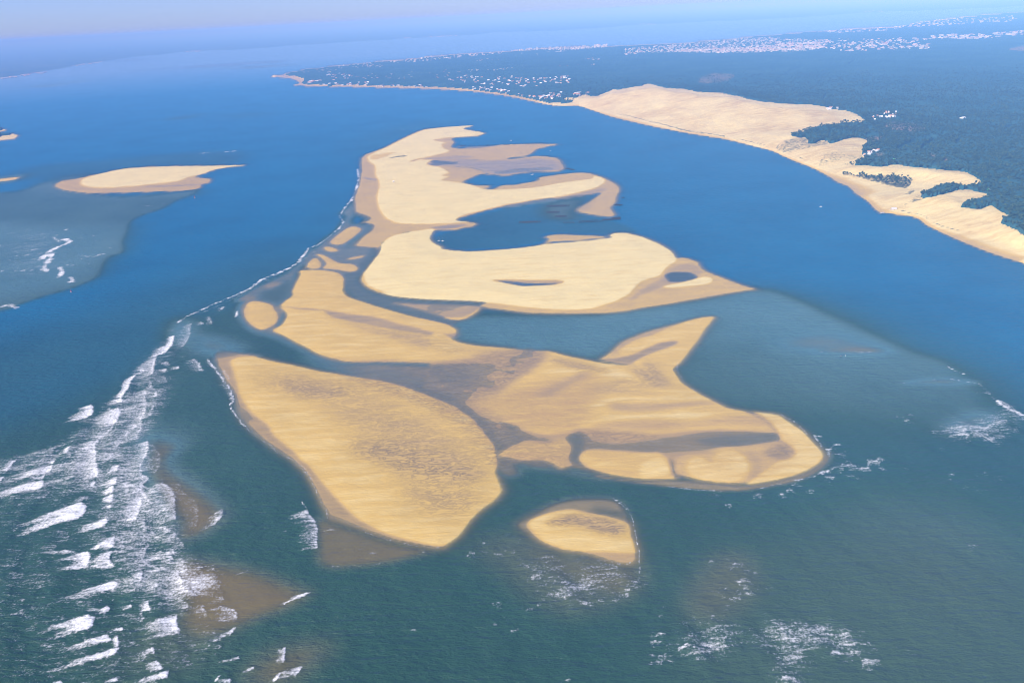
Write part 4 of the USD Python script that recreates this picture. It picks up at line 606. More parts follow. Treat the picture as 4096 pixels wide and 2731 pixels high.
track('scrub', P('M', (330, 191), (440, 217), (560, 246), (640, 268), (700, 280), (780, 292), (870, 305)), 5, 168)
track('scrub', P('M', (900, 312), (1000, 332), (1080, 355)), 4, 180)
track('scrub', P('L', (150, 826), (350, 866), (480, 902), (520, 940), (560, 965), (700, 1032), (850, 1075), (1000, 1112)), 4, 175)
track('scrub', P('L', (510, 930), (560, 970), (620, 1005)), 6, 130)
track('scrub', P('L', (215, 385), (300, 345), (410, 300)), 2, 200)
track('scrub', P('K', (1560, 1420), (1640, 1500), (1720, 1560)), 3, 150)
track('scrub', P('K', (380, 890), (600, 960), (900, 1090), (1080, 1150)), 2, 130)
track('scrub', P('S', (1260, 545), (1400, 600), (1560, 655), (1800, 700), (2000, 735), (2352, 820)), 2, 120)
for q in [[(0, 590), (100, 560), (260, 570)], [(300, 700), (400, 640), (520, 600)], [(1900, 1100), (2000, 1090)], [(2200, 1230), (2330, 1190)]]:
    track('scrub', P('K', *q), 2, 110)
for pts in ([(1640, 1090), (1980, 1075), (1960, 1085), (1650, 1100)],):
    cover('scrub', P('K', *pts), 70)
track('gap', P('AB', (640, 490), (700, 460), (860, 395), (1060, 342), (1200, 330)), 5)
track('gap', P('AB', (970, 495), (1010, 445), (1090, 395), (1190, 330), (1280, 292)), 4)
track('gap', P('AB', (220, 315), (300, 300), (390, 315)), 6)
track('gap', P('AB', (1455, 405), (1480, 375), (1510, 365)), 4); track('gap', P('AB', (2110, 220), (2150, 200), (2190, 165)), 4)
track('gap', P('Q', (1110, 385), (1150, 365), (1190, 355)), 4); track('gap', P('Q', (1300, 525), (1318, 490)), 3); track('gap', P('Q', (1440, 335), (1470, 318)), 3)
TOWNS = {
    'D1': P('X', (0, 340), (300, 310), (600, 290), (850, 270), (1100, 250), (1400, 215), (1700, 205), (2000, 225), (2352, 235), (2352, 330), (2100, 370), (1800, 385), (1400, 390), (1100, 400), (800, 385), (500, 385), (200, 395), (0, 420)),
    'D2': P('Z', (0, 350), (300, 340), (650, 340), (900, 330), (1200, 340), (1250, 420), (1230, 465), (900, 465), (700, 480), (400, 490), (100, 490), (0, 455)),
    'D3': P('Z', (1250, 300), (1500, 290), (1800, 285), (2100, 260), (2352, 235), (2352, 300), (2100, 320), (1850, 345), (1600, 345), (1250, 350)),
    'D4': P('Z', (0, 240), (400, 225), (850, 200), (1100, 140), (1400, 110), (1700, 80), (2200, 70), (2352, 75), (2200, 140), (1800, 160), (1400, 190), (1000, 215), (700, 250), (200, 275), (0, 270)),
    'D5': P('Y', (0, 265), (360, 225), (700, 205), (1000, 180), (1400, 170), (1760, 155), (2270, 110), (2300, 180), (1900, 215), (1500, 240), (1200, 250), (900, 245), (600, 240), (300, 265), (0, 290)),
    'D6': P('N', (900, 415), (1100, 395), (1300, 375), (1500, 357), (1700, 347), (1700, 365), (1400, 390), (1200, 415), (1000, 425)),
}
for q in TOWNS.values():
    cover('town', q)
cover('town', P('K', (1550, 850), (1700, 800), (1830, 800), (1720, 870), (1600, 920), (1520, 930)), 200)
cov = {k: ndimage.gaussian_filter(np.asarray(v, np.float32) / 255, 0.6) for k, v in cov.items()}


def look(name, x, y, z):
    px, py = project(x, y, z)
    return ndimage.map_coordinates(cov[name], [(py + 100) / 2, (px + 500) / 2], order=1, mode='nearest')


SAND_L = np.zeros_like(GZ); SCRUB = np.zeros_like(GZ); CLEAR = np.zeros_like(GZ)
SAND_L[sel] = look('sand', GX[sel], GY[sel], hl[sel])
SCRUB[sel] = look('scrub', GX[sel], GY[sel], hl[sel])
CLEAR[sel] = look('clear', GX[sel], GY[sel], hl[sel] + 6)
GAP = np.zeros_like(GZ); TOWN = np.zeros_like(GZ)
GAP[sel] = look('gap', GX[sel], GY[sel], hl[sel] + 5)
TOWN[sel] = look('town', GX[sel], GY[sel], hl[sel] + 3)
SAND_L[GY > 15000] = 0
# flanks of the great dune: long shallow furrows
furrow = fb(np.stack([GX * 0.9 + GY * 0.25, (GY - GX * 0.3) * 0.25, 0 * GX], -1), 45.0, 4, 21) - 0.5
landz = hl + np.where(hl > 8, 1, 0) * (furrow * np.clip(hl / 25, 0, 1) * 9.0 + n_big * 4 * np.clip(hl / 30, 0, 1)) * np.where(SAND_L > 0.4, 1.0, 1.6)
edge = np.clip(ndimage.gaussian_filter(LAND, 0.6) * 1.0, 0, 1)
shelf = np.maximum(GZ, -9 + 10 * ndimage.gaussian_filter(LAND, 4.0))
GZ = np.where(sel, np.maximum(landz, 0.5) * edge + shelf * (1 - edge), shelf)
G['tone'] = np.where(sel, np.clip(1 - hl / 4.0, 0, 1) * 0.75, np.where(GZ < -0.2, np.maximum(G['tone'], 0.5), G['tone']))
G['film'] = np.where(sel, 1.1 * np.clip(hl / 8, 0, 1) * np.clip(1.5 * n_big + 0.6, 0.1, 1), np.where(GZ < -0.25, np.maximum(G['film'], 0.8 * np.clip(G['turb'] * 2 - 3, 0, 1)), G['film'])); G['rill'] = np.where(sel, 0.0, G['rill'])
forest = (sel & (SAND_L < 0.5)) | (~sel & (G['wood'] > 0.5))
# islets at the left edge and other small lands
lowland = np.zeros_like(GZ)

# ---------------------------------------------------------------- helpers
names = {}


def path_for(name, parent=None):
    base = f'{parent}/{name}' if parent else f'/World/{name}'
    k = names.get(base, 0); names[base] = k + 1
    return base if k == 0 else f'{base}_{k:03d}'


def tag(prim, label=None, category=None, group=None, kind=None):
    for k, v in (('label', label), ('category', category), ('group', group), ('kind', kind)):
        if v:
            prim.SetCustomDataByKey(k, v)
    return prim


def obj(name, mesh, mat, parent=None, smooth=False):
    return usdkit.mesh(stage, path_for(name, parent), mesh, mat, smooth).GetPrim()


def thing(name, label, category, loc=(0, 0, 0), rot=0.0, group=None, ref=None, scale=None):
    x = UsdGeom.Xform.Define(stage, path_for(name))
    x.AddTranslateOp().Set(Gf.Vec3d(*map(float, loc)))
    if rot:
        x.AddRotateZOp().Set(float(math.degrees(rot)))
    if scale:
        x.AddScaleOp().Set(Gf.Vec3f(*map(float, scale)))
    if ref:
        x.GetPrim().GetReferences().AddInternalReference(ref); x.GetPrim().SetInstanceable(True)
    tag(x.GetPrim(), label, category, group)
    return x.GetPrim()


def primvar(prim, **vals):
    api = UsdGeom.PrimvarsAPI(prim)
    for k, v in vals.items():
        v = np.asarray(v, np.float32)
        if v.ndim == 2:
            api.CreatePrimvar(k, T.Color3fArray, 'vertex').Set(Vt.Vec3fArray.FromNumpy(v))
        else:
            api.CreatePrimvar(k, T.FloatArray, 'vertex').Set(Vt.FloatArray.FromNumpy(v))


def grid_mesh(name, z, keep, mat, attrs, step=1, smooth=True, x=None, y=None):
    """A sheet over the cells of the grid where keep holds (per vertex: a cell is kept if any corner is)."""
    X, Y, Zg, K = (a[::step, ::step] for a in (GX if x is None else x, GY if y is None else y, z, keep))
    cell = K[:-1, :-1] | K[1:, :-1] | K[:-1, 1:] | K[1:, 1:]
    idx = np.arange(X.size).reshape(X.shape)
    q = np.stack([idx[:-1, :-1], idx[:-1, 1:], idx[1:, 1:], idx[1:, :-1]], -1)[cell]
    f = np.vstack([q[:, [0, 1, 2]], q[:, [0, 2, 3]]])[:, ::-1]
    used, inv = np.unique(f, return_inverse=True)
    f = inv.reshape(-1, 3)
    v = np.stack([X.ravel(), Y.ravel(), Zg.ravel()], 1)[used]
    e1, e2 = v[f[0, 1]] - v[f[0, 0]], v[f[0, 2]] - v[f[0, 0]]
    if np.cross(e1, e2)[2] < 0:
        f = f[:, ::-1]
    m = usdkit.mesh(stage, path_for(name), (v, f), mat)
    if smooth:
        nrm = np.zeros_like(v); fn = np.cross(v[f[:, 1]] - v[f[:, 0]], v[f[:, 2]] - v[f[:, 0]])
        for k in range(3):
            np.add.at(nrm, f[:, k], fn)
        nrm /= np.linalg.norm(nrm, axis=1, keepdims=True) + 1e-12
        m.CreateNormalsAttr(Vt.Vec3fArray.FromNumpy(nrm.astype(np.float32))); m.SetNormalsInterpolation('vertex')
    primvar(m.GetPrim(), **{k: (a[::step, ::step].reshape(-1, 3) if a.ndim == 3 else a[::step, ::step].ravel())[used] for k, a in attrs.items()})
    return m.GetPrim()


def mat(name, nodes, links, surface, volume=None):
    return usdkit.material(stage, f'/World/Looks/{name}', nodes, links, surface=surface, volume=volume)


def plain(name, col, rough=0.7, spec=0.3, metallic=0.0):
    return mat(name, {'p': ('principled_bsdf', {'base_color': col, 'roughness': rough, 'specular_ior_level': spec, 'metallic': metallic}), 'n': ('noise_texture', {'scale': 0.6, 'detail': 3.0}), 'g': ('geometry', {}),
                      'm': ('mix_color', {'blend_type': 'mix', 'fac': 0.5, 'a': tuple(0.82 * c for c in col), 'b': tuple(min(1, 1.08 * c) for c in col)})},
               [('g.position', 'n.vector'), ('n.fac', 'm.fac'), ('m.result', 'p.base_color')], 'p.BSDF')


# ---------------------------------------------------------------- materials of the setting
def sand_material():
    n = {
        'g': ('geometry', {}),
        'tone': ('attribute', {'attribute': 'tone'}), 'film': ('attribute', {'attribute': 'film'}), 'rill': ('attribute', {'attribute': 'rill'}), 'scrub': ('attribute', {'attribute': 'scrub'}),
        'n1': ('noise_texture', {'scale': 0.012, 'detail': 6.0, 'roughness': 0.6}),
        'map2': ('mapping', {'rotation': (0, 0, 0.35), 'scale': (0.012, 0.06, 0.05)}), 'n2': ('noise_texture', {'scale': 1.0, 'detail': 7.0, 'roughness': 0.62, 'distortion': 0.6}),
        'map3': ('mapping', {'rotation': (0, 0, -0.5), 'scale': (0.035, 0.10, 0.1)}), 'n3': ('noise_texture', {'scale': 1.0, 'detail': 4.0, 'roughness': 0.7, 'distortion': 1.5}),
        # tone broken up by noise
        'ta': ('math', {'math_type': 'multiply_add', 'value2': 0.6, 'value3': -0.30}),
        'tb': ('math', {'math_type': 'add', 'use_clamp': True}),
        'dryc': ('mix_color', {'a': (0.66, 0.51, 0.315), 'b': (0.80, 0.66, 0.45)}),
        'wetr': ('rgb_ramp', {'ramp': [(0.0, (0.67, 0.545, 0.230)), (0.12, (0.62, 0.470, 0.175)), (0.3, (0.54, 0.365, 0.090)), (0.6, (0.43, 0.295, 0.105)), (0.85, (0.34, 0.240, 0.095)), (1.0, (0.275, 0.200, 0.078))]}),
        'vary': ('mix_color', {'blend_type': 'multiply', 'fac': 1.0}),
        'vr': ('rgb_ramp', {'ramp': [(0.25, (0.92, 0.92, 0.93)), (0.5, (1, 1, 1)), (0.75, (1.06, 1.05, 1.03))]}),
        'filmf': ('math', {'math_type': 'multiply_add', 'value2': 2.2, 'value3': -0.6, 'use_clamp': True}), 'filmm': ('math', {'math_type': 'multiply'}), 'filmx': ('mix_color', {'b': (0.41, 0.255, 0.085)}),
        # rills: dark branching drainage lines
        'r5': ('math', {'math_type': 'subtract', 'value2': 0.5}), 'ra': ('math', {'math_type': 'absolute'}), 'rr': ('rgb_ramp', {'ramp': [(0.0, (0.95, 0.95, 0.95)), (0.02, (0.7, 0.7, 0.7)), (0.07, (0.12, 0.12, 0.12)), (0.12, (0, 0, 0))]}), 'rm': ('math', {'math_type': 'multiply'}), 'rx': ('mix_color', {'b': (0.15, 0.115, 0.070)}),
        # marram grass and scrub
        'sn': ('noise_texture', {'scale': 0.085, 'detail': 6.0, 'roughness': 0.75}), 'sa': ('math', {'math_type': 'add'}), 'sk': ('math', {'math_type': 'multiply', 'value2': 0.8}), 'sr': ('rgb_ramp', {'ramp': [(0.80, (0, 0, 0)), (0.90, (1, 1, 1))]}), 'sx': ('mix_color', {'b': (0.075, 0.085, 0.045)}),
        'wetness': ('map_range', {'from_min': 0.45, 'from_max': 1.0, 'to_min': 0.75, 'to_max': 0.28, 'clamp': True}),
        'bh': ('math', {'math_type': 'add'}), 'bump': ('bump', {'strength': 0.4, 'distance': 2.6}),
        'p': ('principled_bsdf', {'specular_ior_level': 0.35}),
    }
    l = [('g.position', 'n1.vector'), ('g.position', 'map2.vector'), ('map2.vector', 'n2.vector'), ('g.position', 'map3.vector'), ('map3.vector', 'n3.vector'), ('g.position', 'sn.vector'),
         ('n2.fac', 'ta.value1'), ('tone.fac', 'tb.value1'), ('ta.value', 'tb.value2'), ('tb.value', 'wetr.fac'),
         ('n1.fac', 'vr.fac'), ('wetr.color', 'vary.a'), ('vr.color', 'vary.b'),
         ('n2.fac', 'filmf.value1'), ('filmf.value', 'filmm.value1'), ('film.fac', 'filmm.value2'), ('vary.result', 'filmx.a'), ('filmm.value', 'filmx.fac'),
         ('n3.fac', 'r5.value1'), ('r5.value', 'ra.value1'), ('ra.value', 'rr.fac'), ('rr.color', 'rm.value1'), ('rill.fac', 'rm.value2'), ('filmx.result', 'rx.a'), ('rm.value', 'rx.fac'),
         ('sn.fac', 'sa.value1'), ('scrub.fac', 'sa.value2'), ('sa.value', 'sk.value1'), ('sk.value', 'sr.fac'), ('rx.result', 'sx.a'), ('sr.color', 'sx.fac'),
         ('sx.result', 'p.base_color'), ('tb.value', 'wetness.value'), ('wetness.result', 'p.roughness'),
         ('n3.fac', 'bh.value1'), ('n2.fac', 'bh.value2'), ('bh.value', 'bump.height'), ('bump.normal', 'p.normal')]
    return mat('sand', n, l, 'p.BSDF')


SANDM = sand_material()
STREAK = ground(P('F', (700, 1045), (900, 1000)))
SA = math.atan2(*(STREAK[1] - STREAK[0])[::-1])          # direction the waves run


def water_material():
    n = {
        'g': ('geometry', {}), 'wc': ('attribute', {'attribute': 'wcol'}), 'wo': ('attribute', {'attribute': 'wopa'}), 'rough': ('attribute', {'attribute': 'chop'}),
        'm1': ('mapping', {'rotation': (0, 0, 0.5), 'scale': (0.07, 0.13, 0.1)}), 'n1': ('noise_texture', {'scale': 1.0, 'detail': 4.0, 'roughness': 0.65}),
        'm2': ('mapping', {'rotation': (0, 0, 0.18), 'scale': (0.014, 0.075, 0.05)}), 'n2': ('noise_texture', {'scale': 1.0, 'detail': 4.0, 'roughness': 0.6, 'distortion': 0.7}),
        'n4': ('noise_texture', {'scale': 0.0035, 'detail': 5.0, 'roughness': 0.6}), 'v4': ('rgb_ramp', {'ramp': [(0.3, (0.80, 0.86, 0.86)), (0.5, (1, 1, 1)), (0.7, (1.2, 1.12, 1.1))]}), 'cx': ('mix_color', {'blend_type': 'multiply', 'fac': 1.0}),
        'h': ('math', {'math_type': 'add'}), 'bump': ('bump', {'strength': 1.0, 'distance': 4.2}),
        'd': ('diffuse_bsdf', {}), 't': ('transparent_bsdf', {'color': (0.92, 0.97, 0.97)}), 'body': ('mix_closure', {}),
        'fr': ('fresnel', {'IOR': 1.33}), 'gl': ('glossy_bsdf', {'color': (0.95, 0.97, 1.0), 'roughness': 0.22}), 'frm': ('math', {'math_type': 'multiply', 'value2': 0.3}), 'out': ('mix_closure', {}),
    }
    l = [('g.position', 'm1.vector'), ('m1.vector', 'n1.vector'), ('g.position', 'm2.vector'), ('m2.vector', 'n2.vector'), ('g.position', 'n4.vector'), ('n4.fac', 'v4.fac'), ('wc.color', 'cx.a'), ('v4.color', 'cx.b'), ('cx.result', 'd.color'),
         ('n1.fac', 'h.value1'), ('n2.fac', 'h.value2'), ('h.value', 'bump.height'), ('bump.normal', 'd.normal'), ('bump.normal', 'gl.normal'), ('bump.normal', 'fr.normal'),
         ('wo.fac', 'body.fac'), ('t.BSDF', 'body.closure1'), ('d.BSDF', 'body.closure2'), ('fr.fac', 'frm.value1'), ('frm.value', 'out.fac'), ('body.closure', 'out.closure1'), ('gl.BSDF', 'out.closure2')]
    return mat('water', n, l, 'out.closure')


WATERM = water_material()


def foam_material():
    n = {
        'g': ('geometry', {}), 'f': ('attribute', {'attribute': 'foam'}),
        'm1': ('mapping', {'rotation': (0, 0, -SA), 'scale': (0.05, 0.22, 0.1)}), 'n1': ('noise_texture', {'scale': 1.0, 'detail': 6.0, 'roughness': 0.68, 'distortion': 0.5}),
        'n2': ('noise_texture', {'scale': 0.35, 'detail': 4.0, 'roughness': 0.7}),
        'mx': ('mix_float', {'fac': 0.5}), 'a': ('math', {'math_type': 'multiply_add', 'value2': 0.78, 'value3': -1.08}), 's': ('math', {'math_type': 'multiply_add', 'value2': 2.2}),
        'r': ('map_range', {'range_type': 'smoothstep', 'from_min': 0.22, 'from_max': 0.95, 'to_min': 0.0, 'to_max': 1.0, 'clamp': True}),
        'd': ('diffuse_bsdf', {'color': (0.86, 0.88, 0.88)}), 't': ('transparent_bsdf', {}), 'o': ('mix_closure', {}),
    }
    l = [('g.position', 'm1.vector'), ('m1.vector', 'n1.vector'), ('g.position', 'n2.vector'), ('n1.fac', 'mx.a'), ('n2.fac', 'mx.b'), ('f.fac', 'a.value1'), ('mx.result', 's.value1'), ('a.value', 's.value3'), ('s.value', 'r.value'), ('r.result', 'o.fac'), ('t.BSDF', 'o.closure1'), ('d.BSDF', 'o.closure2')]
    return mat('foam', n, l, 'o.closure')


FOAMM = foam_material()
HAZY_CANOPY = mat('canopy', {'g': ('geometry', {}), 'n1': ('noise_texture', {'scale': 0.06, 'detail': 4.0, 'roughness': 0.7}), 'n2': ('noise_texture', {'scale': 0.0025, 'detail': 5.0, 'roughness': 0.6}), 'mx': ('mix_float', {'fac': 0.5}),
                        'r': ('rgb_ramp', {'ramp': [(0.3, (0.012, 0.046, 0.052)), (0.5, (0.022, 0.078, 0.090)), (0.7, (0.048, 0.110, 0.112))]}), 'cl': ('attribute', {'attribute': 'clear'}), 'cn': ('math', {'math_type': 'multiply'}), 'cx': ('mix_color', {'b': (0.17, 0.135, 0.095)}), 'b': ('bump', {'strength': 0.8, 'distance': 4.0}), 'p': ('principled_bsdf', {'roughness': 0.9, 'specular_ior_level': 0.1})},  # needle greens pushed towards blue: part of the haze is in this ramp
             [('g.position', 'n1.vector'), ('g.position', 'n2.vector'), ('n1.fac', 'mx.a'), ('n2.fac', 'mx.b'), ('mx.result', 'r.fac'), ('r.color', 'cx.a'), ('cl.fac', 'cx.fac'), ('cx.result', 'p.base_color'), ('n1.fac', 'b.height'), ('b.normal', 'p.normal')], 'p.BSDF')

# ---------------------------------------------------------------- ground, sea, foam, forest sheet
need = ndimage.maximum_filter(GZ, 3) > -6.5
forest_deep = forest & ndimage.minimum_filter((SAND_L < 0.4) & sel, 3)
tag(grid_mesh('sandbanks', GZ, need & ~(forest_deep & (GY > 9000)), SANDM, {'tone': G['tone'], 'film': G['film'], 'rill': G['rill'], 'scrub': np.where(sel, SCRUB * (SAND_L > 0.3), G['scrub'])}), 'pale sand banks, beaches and dunes rising out of the sea', kind='structure')

# swell: long crests in the surf zone, lower elsewhere
ax = GX * math.cos(SA) + GY * math.sin(SA); ay = -GX * math.sin(SA) + GY * math.cos(SA)
wob = fb(np.stack([GX, GY, 0 * GX], -1), 220.0, 3, 31) * 5.0
surf = ndimage.gaussian_filter(np.maximum(G['lace'], G['foam']), 3.0)
nearw = np.clip(1.25 - np.hypot(GX, GY) / 2000.0, 0, 1)
SW = (np.sin(ax / 9.5 + wob * 2.2) + 0.6 * np.sin(ax / 5.3 - ay / 21.0 + wob * 3.0)) * (0.28 * nearw + 0.75 * np.clip(surf * 1.5, 0, 1) * nearw) + 0.35 * nearw * (fb(np.stack([ax / 14, ay / 40, 0 * ax], -1), 1.0, 3, 41) - 0.5)
deepw = np.clip((-GZ - 0.2) / 0.8, 0, 1)
SW = SW * deepw
fb_ = np.clip(G['foam'], 0, 1)
SW = SW + 2.3 * nearw * deepw * (0.6 * ndimage.gaussian_filter(fb_, 1.2) + 0.4 * ndimage.gaussian_filter(fb_, 3.0))
depth = np.clip(-GZ, 0, 20)
turb = G['turb']
CB, CT, CM, CS = np.array([0.004, 0.108, 0.210]), np.array([0.024, 0.069, 0.045]), np.array([0.075, 0.100, 0.062]), np.array([0.138, 0.118, 0.046])
ts = np.clip(turb - 1, 0, 1)[..., None]
wcol = np.stack([np.interp(turb, [0, 1, 1.5, 2], [c[k] for c in (CB, CT, CM, CS)]) for k in range(3)], -1)
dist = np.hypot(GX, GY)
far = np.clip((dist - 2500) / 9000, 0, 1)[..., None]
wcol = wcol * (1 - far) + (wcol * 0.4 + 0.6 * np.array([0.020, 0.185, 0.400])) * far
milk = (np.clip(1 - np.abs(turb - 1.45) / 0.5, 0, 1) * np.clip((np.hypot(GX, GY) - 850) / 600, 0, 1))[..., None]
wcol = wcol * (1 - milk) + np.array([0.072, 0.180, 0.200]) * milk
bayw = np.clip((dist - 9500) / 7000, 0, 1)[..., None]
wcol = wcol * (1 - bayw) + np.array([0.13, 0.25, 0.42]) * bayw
kd = 0.75 + 0.45 * ts[..., 0]
wopa = 1 - np.exp(-depth * kd)
wopa = np.clip(wopa, 0.0, 1)
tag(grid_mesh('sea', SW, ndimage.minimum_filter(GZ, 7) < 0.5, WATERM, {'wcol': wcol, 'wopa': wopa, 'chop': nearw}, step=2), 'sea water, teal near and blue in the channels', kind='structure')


def ring(r0, r1, t0, t1, nr, nt, z):
    r = np.exp(np.linspace(math.log(r0), math.log(r1), nr + 1)) if r0 > 0 else np.linspace(0, r1, nr + 1); t = np.linspace(t0, t1, nt + 1)
    v = np.stack([np.outer(r, np.sin(t)).ravel(), np.outer(r, np.cos(t)).ravel(), np.full((nr + 1) * (nt + 1), z)], 1)
    i = np.arange((nr + 1) * (nt + 1)).reshape(nr + 1, nt + 1)
    q = np.stack([i[:-1, :-1], i[:-1, 1:], i[1:, 1:], i[1:, :-1]], -1).reshape(-1, 4)
    return v, np.vstack([q[:, [0, 2, 1]], q[:, [0, 3, 2]]])


RMAX = 130000.0
v1, f1 = ring(RR[-1], RMAX, TH[0], TH[-1], 8, 60, 0.0); v2, f2 = ring(0, RR[0], TH[0], TH[-1], 4, 40, 0.0)
v3, f3 = ring(60, RMAX, TH[-1], TH[0] + 2 * math.pi, 24, 90, 0.0); v4, f4 = ring(0, 60, TH[-1], TH[0] + 2 * math.pi, 1, 90, 0.0)
vs, fs, at = [], [], 0
for v, f in ((v1, f1), (v2, f2), (v3, f3), (v4, f4)):
    vs.append(v); fs.append(f + at); at += len(v)
ov, of = np.vstack(vs), np.vstack(fs)
m = usdkit.mesh(stage, path_for('open_sea'), (ov, of), WATERM)
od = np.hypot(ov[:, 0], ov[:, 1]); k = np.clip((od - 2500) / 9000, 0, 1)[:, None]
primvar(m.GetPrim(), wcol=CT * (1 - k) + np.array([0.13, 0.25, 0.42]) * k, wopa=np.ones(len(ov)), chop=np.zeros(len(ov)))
tag(m.GetPrim(), 'open sea round the sand banks', kind='structure')
m = usdkit.mesh(stage, path_for('sea_bed'), ring(0, RMAX, 0, 2 * math.pi, 6, 120, -12.0), SANDM)
tag(m.GetPrim(), 'sea bed under the water', kind='structure')

foam = np.maximum(G['foam'], 0.0)
lace = G['lace'] * (0.30 + 0.55 * (fb(np.stack([ax / 60, ay / 16, 0 * ax], -1), 1.0, 3, 51) - 0.35))
fo = np.clip(np.maximum(foam, lace), 0, 1) * np.clip((0.55 - GZ) / 0.3, 0, 1)
zf = np.maximum(SW, GZ) + 0.06 + 0.3 * np.clip(foam - 0.5, 0, 0.5) * nearw
px_, py_ = project(GX, GY, 0 * GX)
zones = [('surf', 'white surf rolling in long streaked breakers along the left edge of the banks', 'surf', (px_ < 1330) & (py_ > 1270)),
         ('surf', 'white breakers on the far left shoal below the pale oval bank', 'surf', (px_ < 800) & (py_ <= 1270)),
         ('surf', 'thin white swash line along the left shore of the large pale bank', 'surf', (px_ >= 800) & (px_ < 1900) & (py_ <= 1330)),
         ('surf', 'scattered white caps over the shoal below the small island', 'surf', (px_ >= 1330) & (px_ < 2660) & (py_ > 1330)),
         ('surf', 'white caps and swash round the hooked bank and the right-hand shoals', 'surf', (px_ >= 2660) & (py_ > 1200) & (py_ <= 2200)),
         ('surf', 'broken white foam patches on the open teal water at the bottom right', 'surf', (px_ >= 2660) & (py_ > 2200))]
left = np.ones_like(foam, bool)
for nm, lab, cat, zone in zones:
    k = zone & left & (fo > 0.06); left &= ~zone
    if k.any():
        tag(grid_mesh(nm, zf, k, FOAMM, {'foam': fo}), lab, cat, kind='stuff')

# forest: canopy sheet
can_h = (5.5 + 7.0 * fb(np.stack([GX, GY, 0 * GX], -1), 34.0, 3, 61) + 5.0 * (fb(np.stack([GX, GY, 0 * GX], -1), 400.0, 2, 63) - 0.5)) * (1 - 0.75 * CLEAR) * (1 - 0.92 * np.clip(GAP * 1.5, 0, 1)) * (1 - 0.7 * TOWN)
inner = ndimage.uniform_filter(forest.astype(np.float32), 3)
zc = GZ + np.where(inner > 0.7, can_h, -1.5)
clear_n = np.clip(CLEAR * 2.4 * fb(np.stack([GX, GY, 0 * GX], -1), 50.0, 3, 65) * 1.3, 0, 1)
tag(grid_mesh('forest_canopy', zc, forest & (inner > 0.35) & (RR[:, None] < 34000), HAZY_CANOPY, {'clear': clear_n}, smooth=False), 'dark green pine forest covering the flat land behind the dunes', 'forest', kind='stuff')

# land beyond the bay
FARS = np.array([(-900, 400), (-300, 350), (0, 312), (143, 292), (298, 264), (417, 246), (595, 222), (774, 207), (1012, 196), (1179, 183), (1417, 168), (1595, 157), (1833, 144), (2000, 130), (2190, 124), (2400, 113), (2567, 100), (2835, 87), (3064, 77), (3445, 54), (3827, 38), (4096, 26), (4600, 2), (5600, -45)])
fs_ = spline(FARS, False, 6); fs_[:, 1] += RNG.normal(0, 0.7, len(fs_))
fxy = ground(fs_)
b = fxy / np.linalg.norm(fxy, axis=1, keepdims=True)
rs = np.linalg.norm(fxy, axis=1)
lay = []
for kf, zf_ in ((0.0, 0.5), (0.004, 12.0), (0.05, 16.0), (0.25, 22.0), (1.0, 30.0)):
    r = rs + (126000 - rs) * kf
    lay.append(np.column_stack([b * r[:, None], np.full(len(r), zf_) + (RNG.uniform(-4, 4, len(r)) if zf_ > 1 else 0)]))
nv = len(rs); v = np.vstack(lay); f = []
for i in range(len(lay) - 1):
    for j in range(nv - 1):
        a0, a1, b0, b1 = i * nv + j, i * nv + j + 1, (i + 1) * nv + j, (i + 1) * nv + j + 1
        f += [(a0, a1, b1), (a0, b1, b0)]
f = np.array(f)
if np.cross(v[f[0, 1]] - v[f[0, 0]], v[f[0, 2]] - v[f[0, 0]])[2] < 0:
    f = f[:, ::-1]
FARL = mat('faded_far_land', {'g': ('geometry', {}), 'n': ('noise_texture', {'scale': 0.0012, 'detail': 5.0}), 'r': ('rgb_ramp', {'ramp': [(0.35, (0.045, 0.095, 0.115)), (0.65, (0.10, 0.145, 0.14))]}), 'd': ('diffuse_bsdf', {})}, [('g.position', 'n.vector'), ('n.fac', 'r.fac'), ('r.color', 'd.color')], 'd.BSDF')  # land colours lightened to add haze fade beyond what the volume gives
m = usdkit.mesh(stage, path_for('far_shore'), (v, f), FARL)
tag(m.GetPrim(), 'wooded far shore beyond the bay, faded by haze and by its lightened colour', kind='structure')

# ---------------------------------------------------------------- things standing on the ground
def grid_at(a, x, y):
    r = np.hypot(x, y); t = np.arctan2(x, y)
    i = np.interp(-np.arctan2(ALT, r), -PHI, np.arange(NR)); j = (t - TH[0]) / DTH
    return ndimage.map_coordinates(a, [np.atleast_1d(i), np.atleast_1d(j)], order=1, mode='nearest')


def stand(px, lift=0.0):
    """The points of the ground seen at the photograph's pixels: (x, y, z)."""
    px = np.asarray(px, float).reshape(-1, 2)
    z = np.zeros(len(px))
    for _ in range(8):
        xy = ground(px, z + lift)
        z = 0.5 * z + 0.5 * np.maximum(grid_at(GZ, xy[:, 0], xy[:, 1]), 0)
    return np.column_stack([xy, grid_at(GZ, xy[:, 0], xy[:, 1])])


PALE = plain('pale_render', (0.40, 0.36, 0.32), 0.85); WHITE = plain('white_paint', (0.72, 0.70, 0.67), 0.5); CREAM = plain('cream_render', (0.66, 0.60, 0.50), 0.8); ROOFR = plain('clay_tiles', (0.42, 0.20, 0.12), 0.85); ROOFG = plain('pale_roof', (0.48, 0.46, 0.44), 0.7)
DARK = plain('dark_glass', (0.03, 0.04, 0.05), 0.15, 0.5); CONC = plain('concrete', (0.50, 0.47, 0.43), 0.9); CONCD = plain('stained_concrete', (0.16, 0.15, 0.14), 0.9); REDP = plain('red_paint', (0.62, 0.05, 0.04), 0.45)
NAVY = plain('navy_hull', (0.012, 0.02, 0.06), 0.3, 0.5); ALU = plain('mast_metal', (0.62, 0.63, 0.65), 0.35, 0.5, 0.6); TEAK = plain('teak', (0.30, 0.18, 0.09), 0.7); BAGS = plain('oyster_bags', (0.035, 0.040, 0.035), 0.9)
